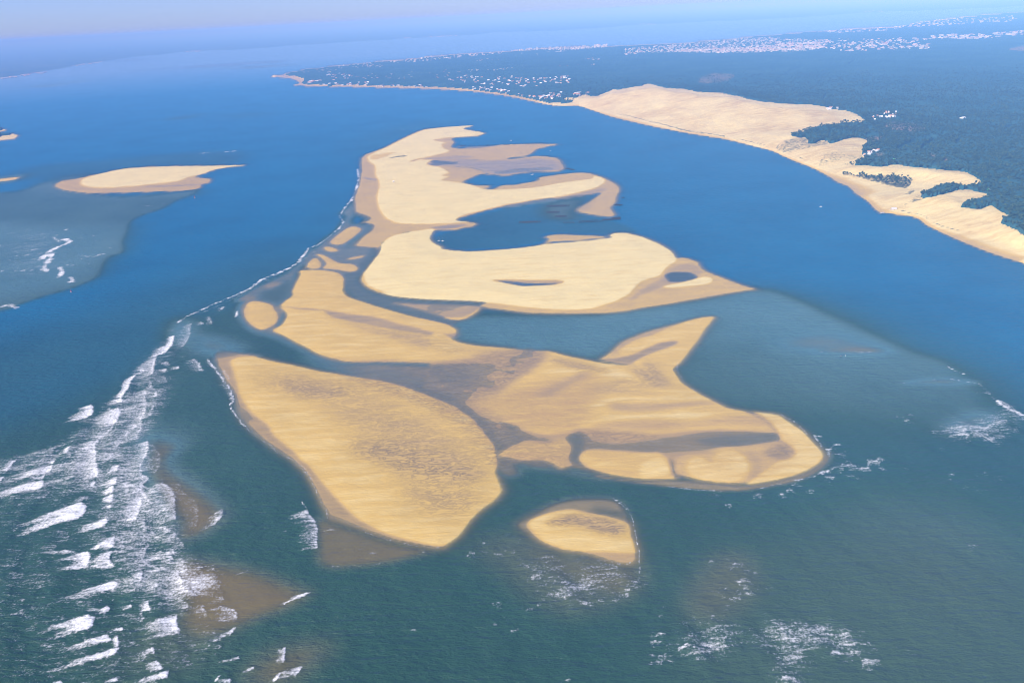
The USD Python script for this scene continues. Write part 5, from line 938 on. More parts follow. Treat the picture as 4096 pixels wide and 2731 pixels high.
BARK = plain('bark', (0.10, 0.065, 0.045), 0.95); GREENW = plain('green_cloth', (0.10, 0.55, 0.22), 0.6); WHITEC = plain('white_cloth', (0.80, 0.80, 0.80), 0.6); CLOTH = plain('dark_clothes', (0.03, 0.03, 0.04), 0.9)
NEEDLE = [mat(f'needles_{i}', {'g': ('geometry', {}), 'o': ('object_info', {}), 'n': ('noise_texture', {'scale': 0.9, 'detail': 3.0}), 'r': ('rgb_ramp', {'ramp': [(0.3, a), (0.7, b)]}), 'big': ('noise_texture', {'scale': 0.006, 'detail': 5.0, 'roughness': 0.65}), 'bm': ('math', {'math_type': 'multiply_add', 'value2': 0.75, 'value3': 0.1}), 'ms': ('math', {'math_type': 'add'}), 'br': ('rgb_ramp', {'ramp': [(0.35, (0.55, 0.62, 0.70)), (0.75, (1.0, 1.0, 1.0)), (1.0, (1.45, 1.3, 1.1))]}), 'mm': ('mix_color', {'blend_type': 'multiply', 'fac': 1.0}), 'rm': ('math', {'math_type': 'multiply', 'value2': 0.55}), 'p': ('principled_bsdf', {'roughness': 0.9, 'specular_ior_level': 0.1})}, [('g.position', 'n.vector'), ('g.position', 'big.vector'), ('big.fac', 'bm.value1'), ('o.random', 'rm.value1'), ('bm.value', 'ms.value1'), ('rm.value', 'ms.value2'), ('ms.value', 'br.fac'), ('n.fac', 'r.fac'), ('r.color', 'mm.a'), ('br.color', 'mm.b'), ('mm.result', 'p.base_color')], 'p.BSDF')
          for i, (a, b) in enumerate([((0.014, 0.036, 0.028), (0.036, 0.074, 0.054)), ((0.018, 0.046, 0.034), (0.056, 0.098, 0.066)), ((0.010, 0.028, 0.026), (0.030, 0.060, 0.050))])]


def box(w, d, h, x=0, y=0, z=0):
    b = trimesh.creation.box((w, d, h)); b.apply_translation((x, y, z + h / 2)); return b


def cat(*m):
    return trimesh.util.concatenate(list(m))


def cyl(r, h, x=0, y=0, z=0, n=10, r2=None):
    if r2 is None:
        c = trimesh.creation.cylinder(r, h, sections=n); c.apply_translation((x, y, z + h / 2)); return c
    a = np.linspace(0, 2 * np.pi, n, endpoint=False)
    v = np.vstack([np.column_stack([x + k * np.cos(a), y + k * np.sin(a), np.full(n, q)]) for k, q in ((r, z), (r2, z + h))] + [[[x, y, z], [x, y, z + h]]])
    f = []
    for i in range(n):
        j = (i + 1) % n
        f += [(i, j, n + j), (i, n + j, n + i), (2 * n, j, i), (2 * n + 1, n + i, n + j)]
    return trimesh.Trimesh(v, f, process=False)


def gable(w, d, h, z, over=0.4):
    x, y = w / 2 + over, d / 2 + over
    v = [(-x, -y, z), (x, -y, z), (x, y, z), (-x, y, z), (-x, 0, z + h), (x, 0, z + h)]
    return trimesh.Trimesh(v, [(0, 1, 5), (0, 5, 4), (2, 3, 4), (2, 4, 5), (0, 4, 3), (1, 2, 5), (0, 3, 2), (0, 2, 1)], process=False)


# ---- boats
def hull(L, B, H, nose=0.35):
    n = 13; v, f = [], []
    for i in range(n):
        t = i / (n - 1); x = (t - 0.5) * L
        b = B / 2 * min(1.0, 0.72 + 0.6 * t) * (1 - max(0, (t - (1 - nose)) / nose) ** 1.9)
        sheer = H * (1 + 0.28 * t * t)
        v += [(x, 0, -0.35 * H), (x, -b * 0.72, 0.05 * H), (x, -b, sheer), (x, b, sheer), (x, b * 0.72, 0.05 * H)]
    for i in range(n - 1):
        a, c = i * 5, i * 5 + 5
        for k in range(5):
            l = (k + 1) % 5
            f += [(a + k, c + k, c + l), (a + k, c + l, a + l)]
    f += [(0, 1, 2), (0, 2, 3), (0, 3, 4)]
    e = 5 * (n - 1); f += [(e, e + 2, e + 1), (e, e + 3, e + 2), (e, e + 4, e + 3)]
    m = trimesh.Trimesh(v, f, process=False); m.fix_normals(); return m


def sailboat(label, px, rot, L=8.5):
    x, y = ground([px])[0]
    t = thing('sailboat', label, 'sailboat', (x, y, 0.05), rot, 'sailboats anchored in the lagoon'); p = str(t.GetPath())
    obj('hull', hull(L, L * 0.33, 0.95), WHITE, p)
    obj('cabin', cat(box(L * 0.36, L * 0.19, 0.55, 0.4, 0, 1.0), box(L * 0.2, L * 0.17, 0.2, 0.6, 0, 1.5)), WHITE, p)
    obj('cockpit', box(L * 0.24, L * 0.18, 0.08, -L * 0.28, 0, 0.98), TEAK, p)
    obj('mast', cyl(0.16, L * 1.25, 0.8, 0, 1.0, 8), ALU, p)
    b = cyl(0.12, L * 0.42, 0, 0, 0, 6); b.apply_transform(trimesh.transformations.rotation_matrix(-math.pi / 2, (0, 1, 0))); b.apply_translation((0.8, 0, 2.3))
    obj('boom', b, ALU, p)
    s = cyl(0.24, L * 0.38, 0, 0, 0, 6); s.apply_transform(trimesh.transformations.rotation_matrix(-math.pi / 2, (0, 1, 0))); s.apply_translation((0.6, 0, 2.62))
    obj('furled_sail', s, WHITEC, p)


sailboat('white sailboat anchored in the lagoon, the left one of the pair', (1756, 965), 0.1)
sailboat('white sailboat anchored in the lagoon, the right one of the pair', (1771, 965.5), -0.15)


def motorboat(name, label, px, rot, L=7.0, hm=None, z=None, group=None, cabin=True):
    x, y = ground([px])[0]
    z0 = 0.05 if z is None else z
    t = thing(name, label, 'boat', (x, y, z0), rot, group); p = str(t.GetPath())
    obj('hull', hull(L, L * 0.36, 0.12 * L + 0.2, 0.45), hm or WHITE, p)
    h0 = 0.12 * L + 0.2
    obj('deck', box(L * 0.62, L * 0.27, 0.06, -L * 0.1, 0, h0 * 0.98), WHITE, p)
    if cabin:
        obj('cabin', cat(box(L * 0.28, L * 0.22, 1.0, L * 0.06, 0, h0), box(L * 0.34, L * 0.25, 0.1, L * 0.05, 0, h0 + 1.0)), WHITE, p)
        obj('windscreen', box(0.06, L * 0.2, 0.5, L * 0.2 + 0.04, 0, h0 + 0.4), DARK, p)
    obj('outboard_motor', box(0.45, 0.5, 1.1, -L / 2 - 0.2, 0, 0.2), DARK, p)


motorboat('motorboat', 'white motorboat alone on the blue channel below the dunes', (3283, 828), -0.6, 8.0)
motorboat('motorboat', 'small dark-hulled boat with white deck off the right-hand sand spit', (3365, 1423.5), 0.55, 5.2, NAVY, cabin=False)
motorboat('motorboat', 'white boat on the blue water above the long grey spit', (2044, 563.5), 0.0, 11.0)
motorboat('motorboat', 'white boat in the inlet between the two grey spits', (2202, 604.5), 0.2, 7.5)
motorboat('motorboat', 'long white work boat in the shallow creek of the mud flats', (2130, 700), 0.25, 13.5)
for k, (a, b) in enumerate([(338, 325), (580, 353), (630, 334), (783, 320)]):
    motorboat('moored_boat', 'small white boat moored off the town beach far away', P('V', (a, b))[0], RNG.uniform(0, 3), 12.0, group='boats moored off the town beach', cabin=True)
x, y = ground([(3382, 1422.5)])[0]
t = thing('mooring_buoy', 'small white mooring buoy beside the dark-hulled boat', 'buoy', (x, y, 0)); p = str(t.GetPath())
sp = trimesh.creation.icosphere(2, 0.75); sp.apply_translation((0, 0, 0.35)); obj('float', sp, WHITEC, p); obj('ring', cyl(0.16, 0.5, 0, 0, 0.95, 8), ALU, p)
for lab, px, sc in (('red channel buoy off the breakers of the left shoal', (285, 1168), 1.3), ('red channel buoy at the edge of the shoal below the far left bank', (779, 793), 1.9)):
    x, y = ground([px])[0]
    t = thing('channel_buoy', lab, 'buoy', (x, y, 0), scale=(sc, sc, sc)); p = str(t.GetPath())
    obj('float', cyl(1.3, 1.0, 0, 0, -0.3, 14), WHITEC, p)
    obj('tower', cat(cyl(1.05, 2.6, 0, 0, 0.7, 12, 0.35), cyl(0.1, 1.0, 0, 0, 3.3, 6)), REDP, p); obj('topmark', cyl(0.42, 0.8, 0, 0, 4.3, 10), REDP, p)

# ---- blockhouses, hut, paragliders
g = stand([(3576, 838)])[0]
t = thing('blockhouse', 'white-painted tilted concrete blockhouse on the beach below the dunes', 'bunker', (g[0], g[1], g[2] - 0.6), -0.35); p = str(t.GetPath())
w_ = cat(box(13, 8.5, 3.6)); w_.apply_transform(trimesh.transformations.rotation_matrix(0.10, (1, 0.3, 0)))
rf = cat(box(14.5, 10, 1.5, 0, 0, 3.6)); rf.apply_transform(trimesh.transformations.rotation_matrix(0.10, (1, 0.3, 0)))
em = box(4.0, 0.4, 1.1, 1.0, -4.4, 1.5); em.apply_transform(trimesh.transformations.rotation_matrix(0.10, (1, 0.3, 0)))
st = box(5.0, 4.0, 2.2, -8.6, -0.5, 0.2)
obj('wall', w_, CONC, p); obj('roof_slab', rf, WHITE, p); obj('embrasure', em, DARK, p); obj('annex', st, CONC, p)
g = stand([(3529, 854)])[0]
t = thing('blockhouse', 'sunken grey concrete blockhouse standing in the water at the beach corner', 'bunker', (g[0], g[1], -0.8), 0.15); p = str(t.GetPath())
obj('wall', box(15, 8.5, 2.6), CONCD, p); obj('roof_slab', box(11.5, 6.5, 0.9, 0.5, 0.4, 2.6), CONC, p); obj('embrasure', box(3, 0.3, 0.8, -2, -4.3, 1.2), DARK, p); obj('broken_slab', box(5, 4, 0.9, -9, 0.8, 0.4), CONCD, p)
g = stand([(1574, 728)])[0]
t = thing('beach_hut', 'small white hut alone on the pale sand near the left shore', 'hut', (g[0], g[1], g[2]), 0.2); p = str(t.GetPath())
obj('wall', box(6.5, 4.5, 2.8), WHITE, p); obj('roof', gable(6.5, 4.5, 1.4, 2.8), WHITEC, p); obj('door', box(1.0, 0.1, 2.0, 0.6, -2.31, 0.05), DARK, p)


def paraglider(label, px, z, rot, S=9.5):
    x, y = ground([px], z)[0]
    t = thing('paraglider', label, 'paraglider', (x, y, z), rot); p = str(t.GetPath())
    n = 13; v, f = [], []
    for i in range(n):
        a = (i / (n - 1) - 0.5) * 1.9
        cx, cz = S * 0.62 * math.sin(a), S * 0.62 * (math.cos(a) - 1)
        ch = 2.9 * (1 - 0.55 * abs(a / 0.95) ** 2.2); th = 0.34 * ch * 0.5
        nx, nz = math.sin(a), math.cos(a)
        for k, (u, q) in enumerate([(0.5, 0), (0.3, 0.8), (0.0, 1.0), (-0.5, 0.05), (0.0, -0.15), (0.35, -0.25)]):
            v.append((cx + nx * th * q, u * ch, cz + nz * th * q))
    for i in range(n - 1):
        for k in range(6):
            l = (k + 1) % 6
            f += [(i * 6 + k, i * 6 + l, i * 6 + 6 + l), (i * 6 + k, i * 6 + 6 + l, i * 6 + 6 + k)]
    v, f = np.array(v), np.array(f)
    half = f[: len(f) * 7 // 12], f[len(f) * 7 // 12:]
    for nm, ff, mm in (('wing', half[0], GREENW), ('wing_tip', half[1], WHITEC)):
        w = trimesh.Trimesh(v, ff, process=False); w.remove_unreferenced_vertices(); obj(nm, w, mm, p)
    lines = []
    for i in (0, 3, 6, 9, 12):
        for sx in (-0.25, 0.25):
            q = v[i * 6 + 4]; d = np.array([sx, 0.1, -6.2]) - q
            c = trimesh.creation.cylinder(0.025, np.linalg.norm(d), sections=4, transform=trimesh.geometry.align_vectors((0, 0, 1), d / np.linalg.norm(d))); c.apply_translation(q + d / 2); lines.append(c)
    obj('lines', cat(*lines), CLOTH, p)
    import manifold3d as m3
    pts = {'pelvis': (0, 0, -6.9, .19), 'chest': (0, -0.18, -6.45, .20), 'neck': (0, -0.2, -6.2, .08), 'head': (0, -0.18, -6.02, .125), 'knl': (-.14, .45, -6.75, .09), 'knr': (.14, .45, -6.75, .09), 'ftl': (-.15, .62, -7.15, .06), 'ftr': (.15, .62, -7.15, .06), 'ell': (-.38, -.05, -6.3, .06), 'elr': (.38, -.05, -6.3, .06), 'hal': (-.32, .08, -5.98, .05), 'har': (.32, .08, -5.98, .05)}
    body = m3.Manifold()
    for a, b in [('pelvis', 'chest'), ('chest', 'neck'), ('neck', 'head'), ('pelvis', 'knl'), ('pelvis', 'knr'), ('knl', 'ftl'), ('knr', 'ftr'), ('chest', 'ell'), ('chest', 'elr'), ('ell', 'hal'), ('elr', 'har')]:
        body += m3.Manifold.batch_hull([m3.Manifold.sphere(pts[k][3], 10).translate(pts[k][:3]) for k in (a, b)])
    t2 = thing('person', 'dark-clad pilot seated in the harness under the ' + label.split('and white ')[1].replace('gliding ', ''), 'person', (x, y, z), rot); obj('body', body, CLOTH, str(t2.GetPath()))


paraglider('green and white paraglider gliding over the forest beside the middle dunes', (3578, 634), 85.0, 0.5)
paraglider('green and white paraglider gliding over the trees behind the nearer dunes', (3956, 757), 80.0, -0.4, 8.5)

# ---- oyster racks: dark bags on low trestles
def rack(label, a, b, rows=1, w=1.6, h=0.55, group='oyster racks at the edge of the sand spits', z=0.12):
    A_, B_ = ground([a])[0], ground([b])[0]
    L = max(4.0, np.linalg.norm(B_ - A_)); c = (A_ + B_) / 2
    t = thing('oyster_rack', label, 'oyster rack', (c[0], c[1], z), math.atan2(*(B_ - A_)[::-1]), group); p = str(t.GetPath())
    bags, legs = [], []
    nb = int(min(40, max(3, L / 3.0)))
    for r in range(rows):
        yy = (r - (rows - 1) / 2) * w * 1.9
        for i in range(nb):
            bags.append(box(L / nb * 0.92, w, 0.22 + 0.08 * RNG.random(), (i + 0.5) / nb * L - L / 2, yy + RNG.normal(0, 0.06), h))
        for i in range(nb + 1):
            legs.append(box(0.12, w * 0.9, h + 0.5, i / nb * L - L / 2, yy, -0.5))
    obj('bags', cat(*bags), BAGS, p); obj('trestle', cat(*legs), CONCD, p)


def rk(crop, a, b, label, **k):
    q = P(crop, a, b); rack(label, q[0], q[1], **k)


near_l = 'long dark oyster rack off the tip of the middle sand spit'
for a, b, r in [((1385, 500), (1570, 487), 2), ((1570, 487), (1752, 474), 2), ((1385, 521), (1610, 507), 2), ((1610, 508), (1840, 495), 2), ((1830, 470), (2000, 462), 5), ((2000, 460), (2175, 452), 5), ((2010, 438), (2178, 424), 4)]:
    rk('R', a, b, near_l, rows=r, w=2.0)
rk('R', (2098, 200), (2160, 178), 'square dark block of oyster racks in the water right of the middle spit', rows=6, w=2.4, group=None)
rk('R', (2205, 60), (2240, 50), 'small dark oyster rack standing off the upper right shore of the middle spit', rows=3, w=2.0, group=None)
for i in range(4):
    rk('R', (1105 + 55 * i, 512), (1130 + 55 * i, 528), 'short dark oyster rack standing askew in the shallow lagoon', rows=2, w=1.8, group='short oyster racks in the lagoon shallows')
sub = 'sunken oyster rack just under the lagoon surface'
for x0, y0, n, dx in [(330, 510, 7, 43), (845, 208, 8, 42), (845, 322, 4, 35), (1010, 400, 3, 38)]:
    for i in range(n):
        rk('R', (x0 + dx * i, y0 + 18 - 3 * i * 0.3), (x0 + dx * i + 12, y0 - 16 - 3 * i * 0.3), sub, rows=3, w=5.0, group='sunken oyster racks in the lagoon', z=-0.62)
for a, b in [((1330, 332), (1425, 329)), ((1470, 324), (1500, 322)), ((1518, 322), (1534, 321)), ((1550, 321), (1566, 320)), ((1615, 322), (1650, 321)), ((1745, 320), (1790, 316)), ((2012, 317), (2064, 314)), ((2064, 314), (2116, 311)), ((2160, 308), (2175, 307)), ((2190, 306), (2202, 305))]:
    rk('J', a, b, 'dark oyster rack along the water edge of the upper grey spit', rows=3, w=2.4, group='oyster racks along the upper grey spit')
for a, b in [((1622, 376), (1645, 380)), ((1648, 382), (1672, 388))]:
    rk('A', a, b, 'dark oyster rack off the right end of the grey mud flat', rows=4, w=2.4, group='oyster racks off the grey mud flat')

# ---- houses, blocks, towers
house_protos = {}


def house_proto(kind):
    if kind in house_protos:
        return house_protos[kind]
    pth = f'/World/Looks/house_{kind}'
    UsdGeom.Scope.Define(stage, '/World/Looks')
    c = stage.CreateClassPrim(pth)
    wall, roof = {'white_clay': (WHITE, ROOFR), 'white_pale': (WHITE, ROOFG), 'cream_clay': (CREAM, ROOFR), 'white_white': (WHITE, WHITEC)}[kind]
    usdkit.mesh(stage, pth + '/wall', box(1, 1, 1, 0, 0, 0), wall)
    usdkit.mesh(stage, pth + '/roof', gable(1, 1, 0.30, 1.0, 0.06), roof)
    usdkit.mesh(stage, pth + '/window', cat(*[box(0.12, 0.02, 0.2, q, -0.505, zz_) for q in (-0.3, 0.0, 0.3) for zz_ in (0.15, 0.6)]), DARK)
    house_protos[kind] = pth
    return pth


ZONES = [  # outline, how many, how big, label, group
    (P('K', (1650, 310), (1700, 250), (1850, 230), (2000, 180), (2160, 220), (2150, 270), (1950, 300), (1750, 320)), 26, (6, 10), 'white campsite cabin in pines beyond the dune end', 'campsite cabins beyond the great dune'),
    (P('K', (1560, 860), (1680, 800), (1830, 795), (1830, 815), (1700, 870), (1600, 880)), 14, (7, 11), 'pale cabin in the clearing behind the second dune', 'cabins behind the second dune'),
    (P('K', (980, 130), (1060, 120), (1180, 125), (1160, 155), (1080, 158)), 7, (9, 14), 'white building behind the great dune crest', 'buildings behind the great dune crest'),
    (P('S', (0, 330), (180, 300), (420, 250), (640, 250), (700, 350), (500, 400), (300, 440), (60, 410)), 26, (11, 20), 'white villa in pines left of the great dune', 'villas at the foot of the great dune'),
    (P('S', (840, 330), (960, 300), (1010, 260), (930, 250), (880, 290)), 5, (16, 28), 'large white hotel on the slope at the dune foot', 'hotel buildings at the dune foot'),
    (P('S', (1120, 285), (1130, 262), (1210, 255), (1215, 285)), 3, (14, 24), 'white building on the wooded rise above the dune foot', 'buildings above the dune foot'),
    (P('U', (330, 30), (700, 10), (1000, 60), (1300, 20), (1700, 50), (2300, 20), (2352, 120), (1900, 180), (1500, 200), (1100, 180), (700, 130), (340, 110)), 105, (12, 24), 'white villa on the wooded rise behind the beach', 'villas on the wooded rise'),
    (P('U', (700, 195), (1000, 190), (1250, 240), (1500, 310), (1800, 330), (1900, 380), (1700, 370), (1400, 310), (1100, 265), (700, 225)), 40, (11, 20), 'white house along the curving beach', 'beach houses along the curve'),
    (P('V', (290, 250), (320, 220), (540, 205), (540, 225), (420, 255)), 9, (28, 50), 'large white building behind the sandy point of the town', 'large buildings at the sandy point'),
    (P('V', (500, 262), (700, 255), (1270, 245), (1270, 290), (900, 285), (500, 275)), 22, (14, 30), 'white seafront house behind the town beach', 'seafront houses'),
    (P('V', (640, 60), (760, 60), (900, 100), (1050, 110), (1060, 160), (800, 200), (700, 250), (620, 120)), 22, (14, 26), 'white house in the woods of the point', 'houses in the woods of the point'),
    (P('V', (1380, 270), (2050, 270), (2150, 290), (2300, 300), (2300, 315), (1900, 300), (1400, 290)), 24, (12, 24), 'white house in the trees at the middle of the beach', 'houses mid beach'),
]
DIST = [
    (P('N', (330, 490), (600, 440), (900, 410), (900, 460), (640, 470), (350, 500)), 60, (14, 30), 9), (P('N', (600, 500), (2300, 430), (2352, 440), (1600, 480), (1250, 540), (800, 540)), 70, (12, 22), 9), (P('N', (760, 440), (900, 440), (900, 455), (740, 460)), 16, (16, 40), 8),
    (TOWNS['D6'], 120, (14, 34), 11), (TOWNS['D5'], 190, (14, 40), 14), (P('N', (1500, 398), (1700, 400), (1690, 412), (1500, 415)), 12, (14, 26), 9), (P('N', (2200, 400), (2352, 395), (2352, 408)), 12, (14, 30), 9),
    (TOWNS['D1'], 1500, (11, 30), 8), (P('X', (600, 350), (1400, 320), (2000, 270), (2352, 260), (2352, 330), (1800, 370), (1000, 380), (600, 375)), 420, (18, 60), 9), (TOWNS['D2'], 260, (16, 50), 8), (TOWNS['D3'], 150, (20, 80), 8), (TOWNS['D4'], 300, (18, 60), 8),
    (P('Q', (330, 130), (360, 125), (420, 128), (400, 132)), 16, (30, 80), 10), (P('Q', (1480, 66), (1620, 56), (1620, 64)), 20, (40, 90), 10), (P('O', (1230, 352), (1340, 338), (1345, 350), (1240, 358)), 26, (30, 70), 10), (P('N', (960, 258), (1400, 240), (1410, 244), (1000, 262)), 40, (30, 80), 10), (P('O', (1490, 325), (1560, 312), (1555, 322)), 10, (30, 70), 9), (P('O', (470, 446), (680, 416), (680, 424), (470, 448)), 30, (30, 70), 8), (P('O', (0, 530), (240, 488), (340, 484), (340, 492), (0, 536)), 40, (30, 60), 8), (P('N', (1960, 158), (2130, 152), (2130, 158)), 14, (40, 90), 9),
]


def scatter(px, n):
    lo, hi = px.min(0), px.max(0)
    from shapely.geometry import Polygon
    import shapely
    poly = Polygon(px).buffer(0)
    out = []
    while sum(map(len, out)) < n:
        q = RNG.uniform(lo, hi, (n * 3, 2)); out.append(q[shapely.contains_xy(poly, q[:, 0], q[:, 1])])
    q = np.vstack(out)[:n]
    if n > 12:   # uneven: gather into clusters
        c = q[RNG.integers(0, len(q), max(4, n // 3))]
        d, i = cKDTree(c).query(q); q = q + (c[i] - q) * RNG.uniform(0.0, 0.45, (len(q), 1))
    return q


HP = []                                             # where houses stand: trees keep off
house_faces = math.pi
n_h = 0
for px, n, (s0, s1), lab, grp in ZONES:
    pts = stand(scatter(px, n), 6.0)
    ch = np.maximum(grid_at(zc - GZ, pts[:, 0], pts[:, 1]), 0)
    for (x, y, z), c in zip(pts, ch):
        big = s1 > 27
        w = RNG.uniform(s0, s1); d = w * RNG.uniform(0.5, 0.8); h = min(c, 11) * 0.85 + RNG.uniform(3.5, 6.5) + (3 if big else 0)
        kind = ['white_clay', 'white_pale', 'white_white', 'cream_clay'][RNG.choice(4, p=[0.3, 0.25, 0.33, 0.12])]
        facing = math.atan2(-x, y) + RNG.normal(0, 0.5)
        rl = {'white_clay': ', clay roof', 'white_pale': ', grey roof', 'white_white': ', white roof', 'cream_clay': ', cream walls, clay roof'}[kind]
        sz = ('big ' if w > s0 + 0.66 * (s1 - s0) else ('' if w > s0 + 0.33 * (s1 - s0) else 'little ')) if n > 12 else ''
        lb = sz + (lab.replace('white ', '') if kind == 'cream_clay' else lab) + rl
        thing('house', lb, 'house', (x, y, z - 0.5), facing, (grp + rl + (', ' + sz.strip() if sz else '')).replace(' ,', ','), house_proto(kind), (w, d, h)); HP.append((x, y)); n_h += 1
wv, rv = [[], []], []
for px, n, (s0, s1), h0 in DIST:
    q = scatter(px, n)
    for (x, y, z) in stand(q, 4.0):
        w = s0 * (s1 / s0) ** (RNG.random() ** 1.6); d = RNG.uniform(0.45, 0.8) * w; h = h0 * RNG.uniform(0.8, 1.5)
        M_ = trimesh.transformations.rotation_matrix(math.atan2(-x, y) + RNG.normal(0, 0.35), (0, 0, 1)); M_[:3, 3] = (x, y, max(z, 4.0) - 1.0)
        b = box(w, d, h); b.apply_transform(M_); wv[0 if RNG.random() < 0.5 else 1].append(b)
        r = gable(w, d, min(3.5, d * 0.22), h, 0.3); r.apply_transform(M_); rv.append((r, RNG.random()))
t = thing('far_town', 'hazy white town spread along the bay shore and inland', 'town'); tag(t, kind='stuff'); p = str(t.GetPath())
obj('wall', cat(*wv[0]), PALE, p); obj('wall', cat(*wv[1]), CREAM, p)
obj('roof', cat(*[r for r, k in rv if k < 0.4]), ROOFR, p); obj('roof', cat(*[r for r, k in rv if 0.4 <= k < 0.7]), ROOFG, p); obj('roof', cat(*[r for r, k in rv if k >= 0.7]), PALE, p)


def block(name, label, category, px, w, d, h, floors, rot=None, group=None, roof=True):
    x, y, z = stand([px])[0]; z = max(z, 3.0)
    t = thing(name, label, category, (x, y, z - 0.5), math.atan2(-x, y) if rot is None else rot, group); p = str(t.GetPath())
    obj('wall', box(w, d, h), WHITE, p)
    n = max(2, int(w / 6))
    for k in range(floors):
        zz_ = (k + 0.35) * h / floors
        obj('window_band', cat(*[box(w / n * 0.55, 0.2, h / floors * 0.42, (i + 0.5) / n * w - w / 2, -d / 2 - 0.11, zz_) for i in range(n)]), DARK, p)
    obj('roof', cat(box(w * 1.02, d * 1.02, 0.7, 0, 0, h), box(w * 0.3, d * 0.4, 2.6, 0, 0, h + 0.7)), ROOFG, p)


block('apartment_tower', 'tall white slab tower, the highest block of the far town', 'tower block', P('Y', (632, 250))[0], 36, 18, 52, 14)
block('apartment_tower', 'white tower block right of the highest tower in the far town', 'tower block', P('Y', (1096, 224))[0], 36, 18, 42, 11)
block('apartment_block', 'white block touching the left side of the second tower', 'apartment block', P('Y', (1034, 222))[0], 34, 16, 24, 7)
for i, (a, w, h) in enumerate([((900, 300), 130, 9), ((1120, 296), 80, 15), ((1195, 298), 22, 30), ((1275, 285), 80, 12)]):
    block('apartment_block', ['long low white building at the wood edge below the towers', 'white building at the wood edge, right of the long low one', 'narrow white building with a raised end at the wood edge', 'white building at the right end of the wood-edge row'][i], 'apartment block', P('Y', a)[0], w, 16, h, 4 if h > 10 else 3)
for i, (a, w, h) in enumerate([((1790, 190), 26, 18), ((1835, 175), 28, 18), ((1950, 178), 40, 20), ((2010, 170), 40, 22), ((2060, 168), 36, 22), ((2120, 165), 36, 18), ((2180, 168), 26, 28), ((2235, 150), 40, 26)]):
    block('apartment_block', 'white waterfront apartment block in the row right of the towers', 'apartment block', P('Y', a)[0], w, 16, h, 5, group='waterfront apartment blocks')
x, y, z = stand(P('Y', (452, 238)))[0]
t = thing('church', 'church with a pointed spire on the far town skyline', 'church', (x, y, 5), math.atan2(-x, y)); p = str(t.GetPath())
obj('nave', box(34, 16, 14), WHITE, p); obj('roof', gable(34, 16, 7, 14), ROOFR, p); obj('tower', box(9, 9, 26, 14, 0, 0), WHITE, p); obj('spire', cyl(5.5, 18, 14, 0, 26, 8, 0.2), ROOFG, p)
x, y, z = stand(P('Y', (280, 350)))[0]
t = thing('radio_mast', 'thin lattice radio mast rising from the woods of the far town', 'mast', (x, y, z)); p = str(t.GetPath())
obj('shaft', cat(*[cyl(0.55, 100, 2.6 * math.cos(a), 2.6 * math.sin(a), 0, 6, 0.3) for a in (0, 2.1, 4.2)] + [cyl(2.7, 0.5, 0, 0, k, 6) for k in range(8, 100, 9)]), WHITE, p); obj('antenna', cyl(0.4, 16, 0, 0, 100, 6), REDP, p); obj('base_hut', box(10, 7, 12), WHITE, p)
x, y, z = stand(P('Y', (641, 382)))[0]
t = thing('water_tower', 'pale water tower in the woods below the tall tower block', 'water tower', (x, y, z)); p = str(t.GetPath())
obj('shaft', cyl(3.0, 24, 0, 0, 0, 12, 2.4), CONC, p); obj('tank', cat(cyl(3, 4, 0, 0, 23, 16, 8), cyl(8, 5, 0, 0, 27, 16), cyl(8, 1.6, 0, 0, 32, 16, 1)), WHITE, p)
x, y, z = stand(P('AB', (1522, 95)), 4)[0]
t = thing('shed', 'white shed in the forest clearing right of the great dune', 'shed', (x, y, z), 0.5); p = str(t.GetPath())
obj('wall', box(26, 16, 12), WHITE, p); obj('roof', gable(26, 16, 4, 12), WHITEC, p); obj('door', box(5, 0.3, 5, 2, -8.16, 0), DARK, p)

# ---- pines
def lump(rng, cx, cy, cz, r, flat=0.75):
    m = trimesh.creation.icosphere(1, 1.0)
    v = m.vertices * (1 + rng.uniform(-0.28, 0.28, (len(m.vertices), 1))); v = v * (r, r, r * flat) + (cx, cy, cz)
    return trimesh.Trimesh(v, m.faces, process=False)


def pine(rng, h, spread):
    tr = cyl(0.28, h * 0.75, 0, 0, 0, 6, 0.14)
    lo = []
    for k in range(rng.integers(5, 8)):
        a = rng.uniform(0, 6.28); q = rng.uniform(0.1, 0.62) * spread
        lo.append(lump(rng, q * math.cos(a), q * math.sin(a), h * rng.uniform(0.62, 0.92), spread * rng.uniform(0.32, 0.55), rng.uniform(0.55, 0.9)))
    limbs = []
    for k in range(3):
        a = rng.uniform(0, 6.28); d = np.array([math.cos(a) * spread * 0.5, math.sin(a) * spread * 0.5, h * 0.2]); q = np.array([0, 0, h * 0.5])
        c = trimesh.creation.cylinder(0.1, np.linalg.norm(d), sections=4, transform=trimesh.geometry.align_vectors((0, 0, 1), d / np.linalg.norm(d))); c.apply_translation(q + d / 2); limbs.append(c)
    return cat(tr, *limbs), cat(*lo)


trng = np.random.default_rng(5)
PINES = [pine(trng, h, sp) for h, sp in ((13, 4.2), (15, 4.8), (11, 4.6), (16, 4.0))]
PINEP = []
for i, (tr, cr) in enumerate(PINES):
    pth = f'/World/Looks/pine_{i}'
    stage.CreateClassPrim(pth)
    usdkit.mesh(stage, pth + '/trunk', tr, BARK); usdkit.mesh(stage, pth + '/crown', cr, NEEDLE[i % 3], smooth=60)
    PINEP.append(pth)
